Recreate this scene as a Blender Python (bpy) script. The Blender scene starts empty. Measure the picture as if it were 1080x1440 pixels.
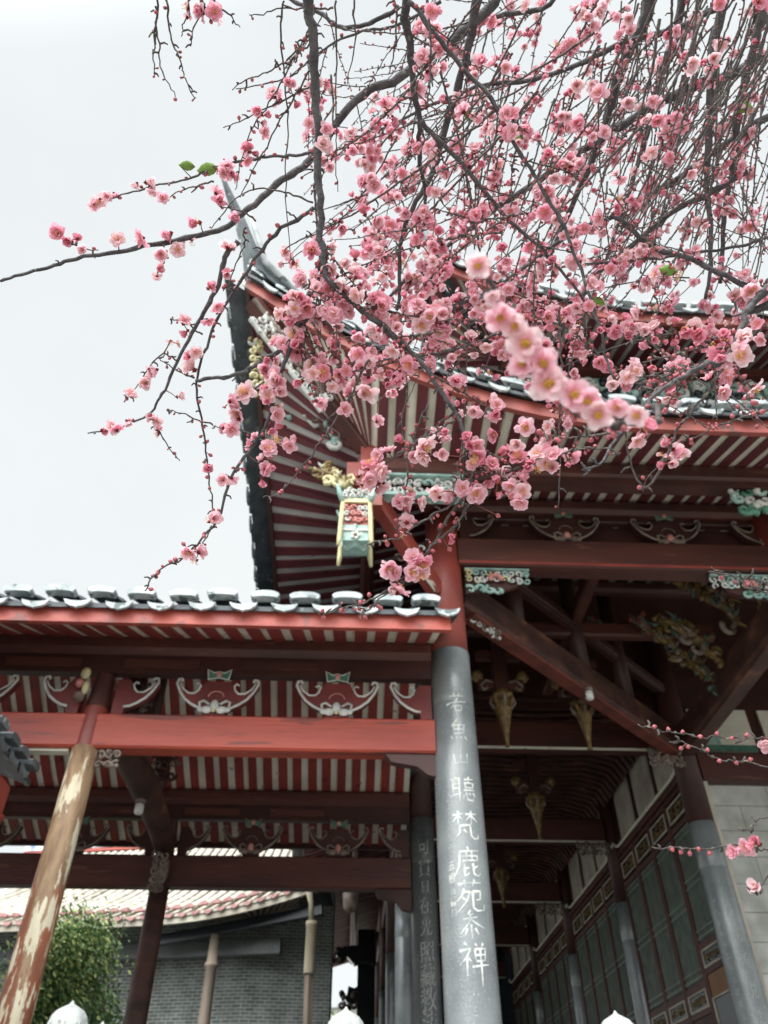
import bpy, math, random
import numpy as np
from mathutils import Vector, Matrix
R_ = math.radians
sc = bpy.context.scene
COL = sc.collection
rng = random.Random(7)
# ------------------------------------------------------------------ camera frame
PITCH, YAW, F = R_(41.8), R_(2.3), 1080.0      # eye at the origin, ground 1.6 m below it
SP, CP, SY, CY = math.sin(PITCH), math.cos(PITCH), math.sin(YAW), math.cos(YAW)
GZ = -1.6; TZ = -0.4                             # courtyard and terrace heights
def ray(px, py):
    r = px-540; d = py-720
    fh = F*CP + d*SP; u = F*SP - d*CP
    return Vector((CY*r + SY*fh, -SY*r + CY*fh, u))
def PY(px, py, y):
    v = ray(px, py); return v*(y/v.y)
def PR(px, py, r):
    return ray(px, py).normalized()*r
def proj(p):
    lat = CY*p.x - SY*p.y; fh = SY*p.x + CY*p.y
    dep = fh*CP + p.z*SP; up = -fh*SP + p.z*CP
    if dep < .01: return (-9999, -9999)
    return (540 + F*lat/dep, 720 - F*up/dep)
# ------------------------------------------------------------------ materials
MATS = {}
def mat(name, c1, c2=None, scale=4.0, rough=.6, bump=0.0, bscale=None, stretch=(1,1,1), detail=6, lo=.35, hi=.65, spec=.5, c3=None, s3=18., t3=.62, metallic=0):
    m = bpy.data.materials.new(name); m.use_nodes = True
    nt = m.node_tree; N = nt.nodes; L = nt.links
    b = N['Principled BSDF']; b.inputs['Roughness'].default_value = rough
    b.inputs['Specular IOR Level'].default_value = spec
    b.inputs['Metallic'].default_value = metallic
    tc = N.new('ShaderNodeTexCoord'); mp = N.new('ShaderNodeMapping'); mp.inputs['Scale'].default_value = stretch
    L.new(tc.outputs['Object'], mp.inputs['Vector'])
    if c2 is None: c2 = tuple(c*.75 for c in c1)
    nz = N.new('ShaderNodeTexNoise'); nz.inputs['Scale'].default_value = scale; nz.inputs['Detail'].default_value = detail
    L.new(mp.outputs[0], nz.inputs['Vector'])
    cr = N.new('ShaderNodeValToRGB'); e = cr.color_ramp.elements
    e[0].position = lo; e[0].color = (*c2, 1); e[1].position = hi; e[1].color = (*c1, 1)
    L.new(nz.outputs[0], cr.inputs[0]); out = cr.outputs[0]
    if c3:
        n3 = N.new('ShaderNodeTexNoise'); n3.inputs['Scale'].default_value = s3; n3.inputs['Detail'].default_value = 8
        L.new(mp.outputs[0], n3.inputs['Vector'])
        r3 = N.new('ShaderNodeValToRGB'); r3.color_ramp.elements[0].position = t3; r3.color_ramp.elements[1].position = t3+.04
        L.new(n3.outputs[0], r3.inputs[0])
        mx = N.new('ShaderNodeMixRGB'); L.new(r3.outputs[0], mx.inputs[0]); L.new(out, mx.inputs[1]); mx.inputs[2].default_value = (*c3, 1)
        out = mx.outputs[0]
    L.new(out, b.inputs['Base Color'])
    if bump:
        nb = N.new('ShaderNodeTexNoise'); nb.inputs['Scale'].default_value = bscale or scale*5; nb.inputs['Detail'].default_value = 5
        L.new(mp.outputs[0], nb.inputs['Vector'])
        bp = N.new('ShaderNodeBump'); bp.inputs['Strength'].default_value = bump; bp.inputs['Distance'].default_value = .01
        L.new(nb.outputs[0], bp.inputs['Height']); L.new(bp.outputs[0], b.inputs['Normal'])
    MATS[name] = m; return m
mat('red_paint', (.33,.062,.046), (.21,.042,.034), 2.2, .42, .25, 30, c3=(.20,.05,.035), s3=7, t3=.66)
mat('red_beam', (.48,.078,.045), (.29,.042,.028), 2.4, .45, .6, 22, stretch=(.22,2,2), detail=12, lo=.3, hi=.68, c3=(.20,.045,.035), s3=6, t3=.60)
mat('red_fascia', (.46,.088,.062), (.30,.058,.045), 2.6, .5, .4, 30, detail=12, lo=.3, hi=.66, c3=(.24,.07,.055), s3=5, t3=.60)
mat('shaded_red', (.068,.022,.017), (.040,.014,.011), 2.5, .5, .2, 30)  # red_paint darkened to carry the shade below the roofs
mat('shaded_beam', (.112,.033,.024), (.058,.020,.016), 2.2, .5, .5, 26, stretch=(.3,2,2), detail=12, c3=(.15,.055,.04), s3=7, t3=.64)  # red_beam darkened: shade under eaves and indoors put into the colour
mat('rafter_red', (.30,.046,.038), (.20,.034,.03), 3, .6, .15, 40, c3=(.10,.02,.018), s3=5, t3=.64)
mat('rafter_maroon', (.15,.028,.034), (.10,.02,.026), 3, .6, .15, 40, c3=(.07,.016,.02), s3=5, t3=.64)
mat('dull_red', (.36,.085,.068), (.24,.06,.05), 2.6, .55, .4, 30, detail=12, lo=.3, hi=.66, c3=(.17,.06,.05), s3=4, t3=.58)
mat('bat_red', (.20,.036,.032), (.13,.026,.025), 4, .5, .3, 40)
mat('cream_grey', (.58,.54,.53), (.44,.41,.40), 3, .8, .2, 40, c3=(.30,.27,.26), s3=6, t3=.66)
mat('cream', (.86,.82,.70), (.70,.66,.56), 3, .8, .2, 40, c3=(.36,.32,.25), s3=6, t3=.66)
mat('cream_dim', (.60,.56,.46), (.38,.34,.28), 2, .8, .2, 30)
mat('brown_wood', (.12,.048,.034), (.045,.022,.018), 5, .6, .8, 24, stretch=(.5,.5,1), detail=12, c3=(.19,.08,.05), s3=5, t3=.62)
mat('old_wood', (.33,.27,.21), (.17,.13,.10), 3, .7, .6, 20, stretch=(1,1,.25))
mat('door_wood', (.28,.15,.06), (.22,.10,.045), 3, .6, .3, 20, stretch=(1,1,.2))
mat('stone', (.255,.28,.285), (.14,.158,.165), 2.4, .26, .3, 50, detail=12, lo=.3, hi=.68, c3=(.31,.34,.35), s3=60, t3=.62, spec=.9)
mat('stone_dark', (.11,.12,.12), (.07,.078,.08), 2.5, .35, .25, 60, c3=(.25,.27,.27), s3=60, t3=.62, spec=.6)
mat('inscription', (.68,.70,.67), (.36,.40,.39), 14, .85, detail=10, lo=.36, hi=.52)
mat('inscription_dim', (.42,.43,.41), (.30,.31,.30), 30, .8)
mat('granite', (.55,.57,.56), (.40,.42,.41), 6, .75, .7, 50, c3=(.30,.32,.30), s3=12, t3=.64)
mat('tile_dark', (.075,.088,.10), (.035,.042,.05), 5, .55, .5, 30, c3=(.16,.18,.17), s3=9, t3=.62)
mat('tile_white', (.58,.62,.63), (.30,.35,.36), 7, .6, .5, 40, detail=10, c3=(.13,.16,.16), s3=8, t3=.60)
mat('ridge_grey', (.17,.20,.21), (.085,.10,.11), 4, .6, .4, 30, c3=(.50,.54,.54), s3=6, t3=.63)
mat('turquoise', (.40,.56,.51), (.22,.37,.34), 8, .55, .3, 40, c3=(.62,.72,.66), s3=14, t3=.60)
mat('yellow', (.70,.64,.36), (.52,.46,.26), 8, .5, .2, 40)
mat('ochre', (.22,.14,.04), (.10,.055,.02), 14, .5, .6, 50, c3=(.34,.25,.08), s3=22, t3=.6)
mat('white_carving', (.72,.72,.68), (.46,.47,.46), 9, .6, .3, 40)
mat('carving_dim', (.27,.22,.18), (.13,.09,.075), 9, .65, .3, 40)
mat('pink_carving', (.72,.34,.30), (.55,.20,.18), 12, .6)
mat('green_dim', (.10,.15,.12), (.05,.08,.065), 12, .6)
mat('brace_red', (.22,.055,.04), (.12,.035,.028), 4, .55, .4, 24, detail=12)
mat('green_carving', (.10,.26,.18), (.05,.14,.10), 12, .6)
mat('lattice_green', (.17,.21,.175), (.10,.13,.11), 5, .5)
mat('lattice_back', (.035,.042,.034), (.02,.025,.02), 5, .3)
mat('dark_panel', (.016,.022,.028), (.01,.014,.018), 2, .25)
mat('bud', (.52,.13,.16), (.34,.08,.10), 200, .5)
mat('calyx', (.20,.05,.05), (.12,.05,.03), 200, .6)
mat('leaf', (.22,.38,.07), (.16,.28,.05), 60, .5)
mat('conifer_leaf', (.17,.29,.10), (.07,.14,.06), 3, .6)
mat('conifer_tip', (.55,.60,.22), (.30,.40,.12), 3, .6)
mat('tree_leaf', (.30,.36,.22), (.18,.26,.12), 2, .6)
mat('bark', (.105,.098,.105), (.050,.045,.050), 50, .75, .5, 200, c3=(.19,.19,.18), s3=80, t3=.64)
mat('twig', (.12,.10,.095), (.06,.05,.05), 80, .7, .5, 300, c3=(.22,.22,.15), s3=110, t3=.62)
mat('far_tile', (.66,.62,.54), (.48,.44,.37), 3, .7, .4, 20, c3=(.26,.24,.18), s3=7, t3=.62)
mat('far_tile_end', (.50,.26,.25), (.36,.17,.17), 6, .7)
mat('far_pan', (.20,.19,.14), (.11,.11,.08), 3, .8)
mat('blue_white', (.78,.80,.84), (.22,.30,.58), 2.2, .5, lo=.42, hi=.5)
mat('pale_wall', (.80,.79,.74), (.70,.69,.64), 1, .8)
mat('lamp_glass', (.80,.80,.76), (.70,.70,.66), 10, .2)
mat('stem_pale', (.34,.29,.22), (.22,.17,.13), 90, .7)
mat('bamboo', (.40,.35,.25), (.28,.24,.17), 6, .6, .4, 20, stretch=(1,1,.2))

def brick_mat(name, c1, c2, mortar, sx, bw, bh, ms=.012, rough=.85, axes='xz'):
    m = bpy.data.materials.new(name); m.use_nodes = True
    nt = m.node_tree; N = nt.nodes; L = nt.links; b = N['Principled BSDF']; b.inputs['Roughness'].default_value = rough
    tc = N.new('ShaderNodeTexCoord'); sp = N.new('ShaderNodeSeparateXYZ'); cb = N.new('ShaderNodeCombineXYZ')
    L.new(tc.outputs['Object'], sp.inputs[0])
    L.new(sp.outputs[{'x':0,'y':1}[axes[0]]], cb.inputs[0]); L.new(sp.outputs[{'z':2,'y':1}[axes[1]]], cb.inputs[1])
    br = N.new('ShaderNodeTexBrick'); L.new(cb.outputs[0], br.inputs['Vector'])
    br.inputs['Color1'].default_value = (*c1,1); br.inputs['Color2'].default_value = (*c2,1); br.inputs['Mortar'].default_value = (*mortar,1)
    br.inputs['Scale'].default_value = sx; br.inputs['Mortar Size'].default_value = ms
    br.inputs['Brick Width'].default_value = bw; br.inputs['Row Height'].default_value = bh
    nz = N.new('ShaderNodeTexNoise'); nz.inputs['Scale'].default_value = 3; nz.inputs['Detail'].default_value = 8
    L.new(tc.outputs['Object'], nz.inputs['Vector'])
    cr = N.new('ShaderNodeValToRGB'); cr.color_ramp.elements[0].position=.3; cr.color_ramp.elements[0].color=(.6,.6,.58,1); cr.color_ramp.elements[1].position=.65
    L.new(nz.outputs[0], cr.inputs[0])
    mx = N.new('ShaderNodeMixRGB'); mx.blend_type='MULTIPLY'; mx.inputs[0].default_value=1
    L.new(br.outputs['Color'], mx.inputs[1]); L.new(cr.outputs[0], mx.inputs[2]); L.new(mx.outputs[0], b.inputs['Base Color'])
    bp = N.new('ShaderNodeBump'); bp.inputs['Strength'].default_value=.6; bp.inputs['Distance'].default_value=.01; bp.invert=True
    L.new(br.outputs['Fac'], bp.inputs['Height']); L.new(bp.outputs[0], b.inputs['Normal'])
    MATS[name] = m
brick_mat('paving', (.40,.385,.35), (.32,.31,.28), (.2,.19,.17), 1, .9, .45, .01, axes='xy')
mat('floor_stone', (.16,.16,.15), (.10,.10,.095), 2, .5, .3, 20)
brick_mat('block_wall', (.62,.62,.59), (.55,.56,.53), (.34,.34,.32), 1, .95, .36, .008)
brick_mat('grey_brick', (.20,.225,.215), (.12,.135,.13), (.36,.375,.36), 1, .19, .066, .010)

def peeled_mat():
    m = bpy.data.materials.new('peeled_column'); m.use_nodes = True
    nt = m.node_tree; N = nt.nodes; L = nt.links; b = N['Principled BSDF']; b.inputs['Roughness'].default_value=.55
    tc = N.new('ShaderNodeTexCoord'); mp = N.new('ShaderNodeMapping'); mp.inputs['Scale'].default_value=(1,1,.2)
    L.new(tc.outputs['Object'], mp.inputs[0])
    def nz(s, d=8):
        n = N.new('ShaderNodeTexNoise'); n.inputs['Scale'].default_value=s; n.inputs['Detail'].default_value=d; n.inputs['Roughness'].default_value=.65
        L.new(mp.outputs[0], n.inputs[0]); return n
    def ramp(src, a, b_, ca=(0,0,0,1), cb=(1,1,1,1)):
        r = N.new('ShaderNodeValToRGB'); e=r.color_ramp.elements; e[0].position=a; e[0].color=ca; e[1].position=b_; e[1].color=cb
        L.new(src, r.inputs[0]); return r.outputs[0]
    base = ramp(nz(5).outputs[0], .35,.65,(.22,.075,.04,1),(.42,.14,.07,1))
    wood = ramp(nz(16).outputs[0], .35,.65,(.20,.115,.065,1),(.44,.30,.18,1))
    pale = ramp(nz(11).outputs[0], .35,.65,(.62,.54,.38,1),(.80,.74,.58,1))
    sp = N.new('ShaderNodeSeparateXYZ'); L.new(tc.outputs['Object'], sp.inputs[0])
    mr = N.new('ShaderNodeMapRange'); mr.inputs[1].default_value=1.6; mr.inputs[2].default_value=2.6; mr.inputs[3].default_value=-.03; mr.inputs[4].default_value=.13
    L.new(sp.outputs[2], mr.inputs[0])
    ad = N.new('ShaderNodeMath'); L.new(nz(4.5).outputs[0], ad.inputs[0]); L.new(mr.outputs[0], ad.inputs[1])
    m1 = N.new('ShaderNodeMixRGB'); L.new(ramp(ad.outputs[0], .50,.54), m1.inputs[0]); L.new(base, m1.inputs[1]); L.new(wood, m1.inputs[2])
    m2 = N.new('ShaderNodeMixRGB'); L.new(ramp(nz(10,12).outputs[0], .53,.55), m2.inputs[0]); L.new(m1.outputs[0], m2.inputs[1]); L.new(pale, m2.inputs[2])
    L.new(m2.outputs[0], b.inputs['Base Color'])
    bp = N.new('ShaderNodeBump'); bp.inputs['Strength'].default_value=.5; bp.inputs['Distance'].default_value=.01
    L.new(nz(8.5).outputs[0], bp.inputs['Height']); L.new(bp.outputs[0], b.inputs['Normal'])
    MATS['peeled_column'] = m
peeled_mat()
def petal_mat():
    m = bpy.data.materials.new('petal'); m.use_nodes = True
    nt = m.node_tree; N = nt.nodes; L = nt.links; N.remove(N['Principled BSDF']); out = N['Material Output']
    at = N.new('ShaderNodeAttribute'); at.attribute_name='Col'
    df = N.new('ShaderNodeBsdfDiffuse'); tr = N.new('ShaderNodeBsdfTranslucent'); mx = N.new('ShaderNodeMixShader'); mx.inputs[0].default_value=.5
    L.new(at.outputs['Color'], df.inputs[0]); L.new(at.outputs['Color'], tr.inputs[0])
    L.new(df.outputs[0], mx.inputs[1]); L.new(tr.outputs[0], mx.inputs[2]); L.new(mx.outputs[0], out.inputs[0])
    MATS['petal'] = m
petal_mat()
# ------------------------------------------------------------------ mesh builder
class MB:
    def __init__(s): s.v=[]; s.f=[]; s.m=[]; s.mats=[]; s.sm=[]
    def mi(s, name):
        if name not in s.mats: s.mats.append(name)
        return s.mats.index(name)
    def add(s, vs, fs, m, smooth=False):
        o=len(s.v); k=s.mi(m); s.v += [tuple(v) for v in vs]
        s.f += [tuple(i+o for i in f) for f in fs]; s.m += [k]*len(fs); s.sm += [smooth]*len(fs)
    def box(s, c, d, m, rot=None):
        x,y,z = d[0]/2,d[1]/2,d[2]/2
        vs=[Vector((a,b,e)) for a in(-x,x) for b in(-y,y) for e in(-z,z)]
        if rot is not None: vs=[rot@v for v in vs]
        c=Vector(c); vs=[v+c for v in vs]
        s.add(vs, [(0,1,3,2),(4,6,7,5),(0,4,5,1),(2,3,7,6),(0,2,6,4),(1,5,7,3)], m)
    def bb(s, x0,x1,y0,y1,z0,z1,m): s.box(((x0+x1)/2,(y0+y1)/2,(z0+z1)/2),(abs(x1-x0),abs(y1-y0),abs(z1-z0)),m)
    def beam(s, a, b, w, h, m, bev=.015):
        a=Vector(a); b=Vector(b); t=(b-a).normalized(); side=t.cross(Vector((0,0,1)))
        if side.length<.01: side=Vector((1,0,0))
        side.normalize(); up=side.cross(t).normalized()
        pr=[(-w/2+bev,-h/2),(w/2-bev,-h/2),(w/2,-h/2+bev),(w/2,h/2-bev),(w/2-bev,h/2),(-w/2+bev,h/2),(-w/2,h/2-bev),(-w/2,-h/2+bev)]
        vs=[p+side*u+up*q for p in(a,b) for u,q in pr]; n=8
        s.add(vs, [(i,(i+1)%n,n+(i+1)%n,n+i) for i in range(n)]+[tuple(range(n))[::-1],tuple(range(n,2*n))], m)
    def tube(s, pts, rad, m, n=6, cap=True, flat=1.0):
        pts=[Vector(p) for p in pts]; k=len(pts)
        if not hasattr(rad,'__len__'): rad=[rad]*k
        vs=[]; ref=None
        for i,p in enumerate(pts):
            t=(pts[min(i+1,k-1)]-pts[max(i-1,0)])
            if t.length<1e-9: t=Vector((0,0,1))
            t.normalize()
            if ref is None: ref = Vector((0,0,1)) if abs(t.z)<.9 else Vector((1,0,0))
            u=(ref-t*ref.dot(t))
            if u.length<1e-6: u=Vector((1,0,0)).cross(t)
            u.normalize(); w=t.cross(u); ref=u
            for j in range(n):
                a=2*math.pi*j/n; vs.append(p+(u*math.cos(a)+w*math.sin(a)*flat)*rad[i])
        fs=[(i*n+j,i*n+(j+1)%n,(i+1)*n+(j+1)%n,(i+1)*n+j) for i in range(k-1) for j in range(n)]
        if cap: fs += [tuple(range(n))[::-1], tuple(range((k-1)*n,k*n))]
        s.add(vs, fs, m, True)
    def lathe(s, c, prof, m, n=24, squash=None, sm=True, cap=True):
        vs=[]; c=Vector(c)
        for r,z in prof:
            for j in range(n):
                a=2*math.pi*j/n; rr=r*(squash(a,z) if squash else 1)
                vs.append(c+Vector((rr*math.cos(a),rr*math.sin(a),z)))
        k=len(prof)
        fs=[(i*n+j,i*n+(j+1)%n,(i+1)*n+(j+1)%n,(i+1)*n+j) for i in range(k-1) for j in range(n)]
        if cap: fs += [tuple(range(n))[::-1], tuple(range((k-1)*n,k*n))]
        s.add(vs, fs, m, sm)
    def ball(s, c, r, m, n=8, k=5, st=(1,1,1)):
        prof=[]; c=Vector(c); vs=[]
        for i in range(k+1):
            t=math.pi*i/k; rr=max(math.sin(t),.02)*r; z=-math.cos(t)*r
            for j in range(n):
                a=2*math.pi*j/n; vs.append(c+Vector((rr*math.cos(a)*st[0],rr*math.sin(a)*st[1],z*st[2])))
        fs=[(i*n+j,i*n+(j+1)%n,(i+1)*n+(j+1)%n,(i+1)*n+j) for i in range(k) for j in range(n)]
        s.add(vs, fs, m, True)
    def plate(s, poly, o, ux, uy, th, m):
        """2-D polygon extruded by th along ux x uy"""
        o=Vector(o); ux=Vector(ux).normalized(); uy=Vector(uy).normalized(); nn=ux.cross(uy).normalized()
        n=len(poly); vs=[o+ux*a+uy*b+nn*(k*th/2) for k in(-1,1) for a,b in poly]
        s.add(vs, [tuple(range(n))[::-1],tuple(range(n,2*n))]+[(i,(i+1)%n,n+(i+1)%n,n+i) for i in range(n)], m)
    def build(s, name, parent=None, label=None):
        me=bpy.data.meshes.new(name)
        me.from_pydata(s.v,[],s.f); me.validate()
        for n in s.mats: me.materials.append(MATS[n])
        if len(me.polygons)==len(s.f):
            me.polygons.foreach_set('material_index', s.m); me.polygons.foreach_set('use_smooth', s.sm)
        me.update(); o=bpy.data.objects.new(name, me); COL.objects.link(o)
        if parent:
            o.parent=parent
            if parent.type=='EMPTY': o.matrix_parent_inverse=Matrix.Translation(-parent.location)
        if label: o['label']=label
        return o
def thing(name, label, cat, loc=(0,0,0), group=None):
    o=bpy.data.objects.new(name,None); COL.objects.link(o); o.location=loc; o.empty_display_size=.2
    o['label']=label; o['category']=cat
    if group: o['group']=group
    return o
def struct(o, kind='structure'): o['kind']=kind; return o
# ---- decorative carving helpers
def spiral(cx, cy, r, a0, turns, sgn=1, n=14):
    return [(cx+r*(1-.8*i/n)*math.cos(a0+sgn*turns*6.283*i/n), cy+r*(1-.8*i/n)*math.sin(a0+sgn*turns*6.283*i/n)) for i in range(n+1)]
def scrolls(mb, o, ux, uz, w, h, seed, mats, tr=.012, cell=.1):
    """openwork scrolls that fill a w x h field"""
    r=random.Random(seed); o=Vector(o); ux=Vector(ux); uz=Vector(uz); nn=ux.cross(uz)
    nx=max(1,round(w/cell)); nz=max(1,round(h/cell)); cw=w/nx; ch=h/nz
    for i in range(nx):
        for j in range(nz):
            cx=(i+.5)*cw+r.uniform(-.1,.1)*cw; cy=(j+.5)*ch+r.uniform(-.1,.1)*ch
            sp=spiral(cx,cy,min(cw,ch)*.56,r.uniform(0,6.28),r.uniform(.8,1.3),r.choice((-1,1)),9)
            k=nn*r.uniform(-.01,.01)
            mb.tube([o+ux*a+uz*b+k for a,b in sp],[tr*(1.15-.5*q/9) for q in range(10)],r.choice(mats),5)
            if r.random()<.6:
                a=r.uniform(0,6.28)
                mb.ball(o+ux*(cx+cw*.3*math.cos(a))+uz*(cy+ch*.3*math.sin(a))+nn*.008, tr*1.7, r.choice(mats),6,4)
SKY0,SKY1,EXPO=.735,4.4,0.40
# ================================================================== setting
g=MB(); g.add([(-250,-250,GZ),(250,-250,GZ),(250,250,GZ),(-250,250,GZ)],[(0,1,2,3)],'paving'); struct(g.build('ground'))
g=MB(); g.bb(-14,16,5.35,34,GZ-.2,TZ,'floor_stone'); g.bb(-14,16,5.25,5.35,TZ-.12,TZ-.004,'granite'); struct(g.build('terrace'))

# ---- generic roof pieces: E(s) eave curve, T(s) top curve, s in metres
def soffit(mb, E, I, s0, s1, step, frac=.56, th=.022, sheet='cream', board='rafter_red'):
    n=int((s1-s0)/step); jr=random.Random(int(s0*77)+n)
    for i in range(n):
        a=s0+i*step+jr.uniform(-.05,.05)*step; b=a+step*(frac+jr.uniform(-.04,.04))
        e0,e1,i0,i1=E(a),E(b),I(a),I(b); d=Vector((0,0,-th))
        mb.add([e0,e1,i1,i0,e0+d,e1+d,i1+d,i0+d],[(0,3,2,1),(4,5,6,7),(0,1,5,4),(1,2,6,5),(2,3,7,6),(3,0,4,7)],board)
    u=Vector((0,0,.004)); k=max(2,int((s1-s0)/.35)); vs=[]
    for i in range(k+1):
        a=s0+(s1-s0)*i/k; vs += [E(a)+u, I(a)+u]
    mb.add(vs,[(2*i,2*i+2,2*i+3,2*i+1) for i in range(k)],sheet)
def tiles(E, T, s0, s1, step, sag=.25, nseg=10, cw=.27, rise=.075, body='tile_dark', end='tile_white', lobe=True, th=.035):
    """returns (cover tiles mesh, drip tiles mesh)"""
    mb=MB(); n=int((s1-s0)/step+.5)
    def pt(s,t):
        e=E(s); q=T(s); p=e.lerp(q,t); p.z-=sag*math.sin(math.pi*t)*.5*(1 if t<1 else 0); return p
    jr=random.Random(n)
    for i in range(n):
        s=s0+(i+.5)*step; u=(E(s+.05)-E(s-.05)).normalized()
        out=(E(s)-T(s)); out.z=0; out.normalize(); N=6; rings=[]
        js=jr.uniform(-.018,.018); jz=jr.uniform(-.012,.012); jw=jr.uniform(.94,1.06)
        for k in range(nseg+1):
            t=k/nseg; p=pt(s,t)+u*js+Vector((0,0,jz))
            tt=(pt(s,min(t+.02,1))-pt(s,max(t-.02,0))).normalized(); up=u.cross(tt)
            if up.z<0: up=-up
            for q,sh in ((0,0.0),(1,.012)) if k<nseg else ((0,0.0),):
                w=cw*jw*(1-.06*q)
                ring=[p+u*(w/2*math.sin(a))+up*(rise*math.cos(a)+.03-sh*q) for a in [(-1+2*j/N)*1.35 for j in range(N+1)]]
                ring+= [p+u*((w/2-th)*math.sin(a))+up*((rise-th)*math.cos(a)+.03-sh*q) for a in [(1-2*j/N)*1.35 for j in range(N+1)]]
                if q==1:   # step to the next tile
                    p2=pt(s,(k+1)/nseg-.001); ring=[r_+(p2-p) for r_ in ring]
                rings.append(ring)
        m=2*(N+1); vs=[v for r_ in rings for v in r_]
        fs=[(a*m+j,a*m+(j+1)%m,(a+1)*m+(j+1)%m,(a+1)*m+j) for a in range(len(rings)-1) for j in range(m)]
        mb.add(vs,fs,body,True)
        # white lime band on the face of the cover tile
        p=pt(s,0)+u*js+out*.012+Vector((0,0,.045+jz)); up=Vector((0,0,1)); b=[]; cw2=cw*1.04
        for dd in (out*.045, out*(-.06)):
            b+=[p+dd+u*(cw2*jw*.52*math.sin(a))+up*((rise+.012)*abs(math.cos(a))**.5-.01) for a in [(-1+2*j/8)*1.35 for j in range(9)]]
            b+=[p+dd+u*((cw2*jw*.52-.022)*math.sin(a))+up*((rise-.052)*abs(math.cos(a))**.5-.014) for a in [(1-2*j/8)*1.35 for j in range(9)]]
        m=18; f2=[(j,17-j,16-j,j+1) for j in range(8)]
        mb.add(b,f2+[(j,(j+1)%m,m+(j+1)%m,m+j) for j in range(m)],end)
        if lobe:
            c=E(s+step/2)+out*.03+Vector((0,0,-.045+jr.uniform(-.01,.01))); w=step*.335*jr.uniform(.93,1.05); pl=[]
            for j in range(13):
                a=-1+2*j/12; pl.append((a*w, .022*a*a))
            for j in range(13):
                a=1-2*j/12; pl.append((a*w*.98, -.062*math.sqrt(max(0,1-a*a))-.010*(1 if j==6 else 0)+.012*a*a))
            mb.plate(pl,c,u,(0,0,1)-out*.25 if False else Vector((0,0,1)),.028,end)
    # pan tiles (one curved sheet under the covers)
    k=int((s1-s0)/step)*2; vs=[]; M=nseg
    for i in range(k+1):
        s=s0+(s1-s0)*i/k
        for j in range(M+1): vs.append(pt(s,j/M)+Vector((0,0,-.03-(0 if i%2==0 else 0))))
    o2=len(vs); vs=vs+[v+Vector((0,0,-.05)) for v in vs]
    fs=[(i*(M+1)+j,(i+1)*(M+1)+j,(i+1)*(M+1)+j+1,i*(M+1)+j+1) for i in range(k) for j in range(M)]
    fs+= [tuple(q+o2 for q in f[::-1]) for f in fs]
    fs+=[(i*(M+1),i*(M+1)+o2,(i+1)*(M+1)+o2,(i+1)*(M+1)) for i in range(k)]
    mb.add(vs,fs,body)
    return mb
def board(E, s0, s1, h, th, m, off=0.0, n=None):
    mb=MB(); n=n or max(1,int((s1-s0)/.25)); vs=[]
    for i in range(n+1):
        s=s0+(s1-s0)*i/n; u=(E(s+.02)-E(s-.02)); o=Vector((u.y,-u.x,0)).normalized(); p=E(s)
        vs+=[p+o*(off-th/2),p+o*(off+th/2),p+o*(off+th/2)+Vector((0,0,h)),p+o*(off-th/2)+Vector((0,0,h))]
    fs=[(4*i+j,4*i+(j+1)%4,4*i+4+(j+1)%4,4*i+4+j) for i in range(n) for j in range(4)]+[(0,1,2,3),(4*n+3,4*n+2,4*n+1,4*n)]
    mb.add(vs,fs,m); return mb
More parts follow.
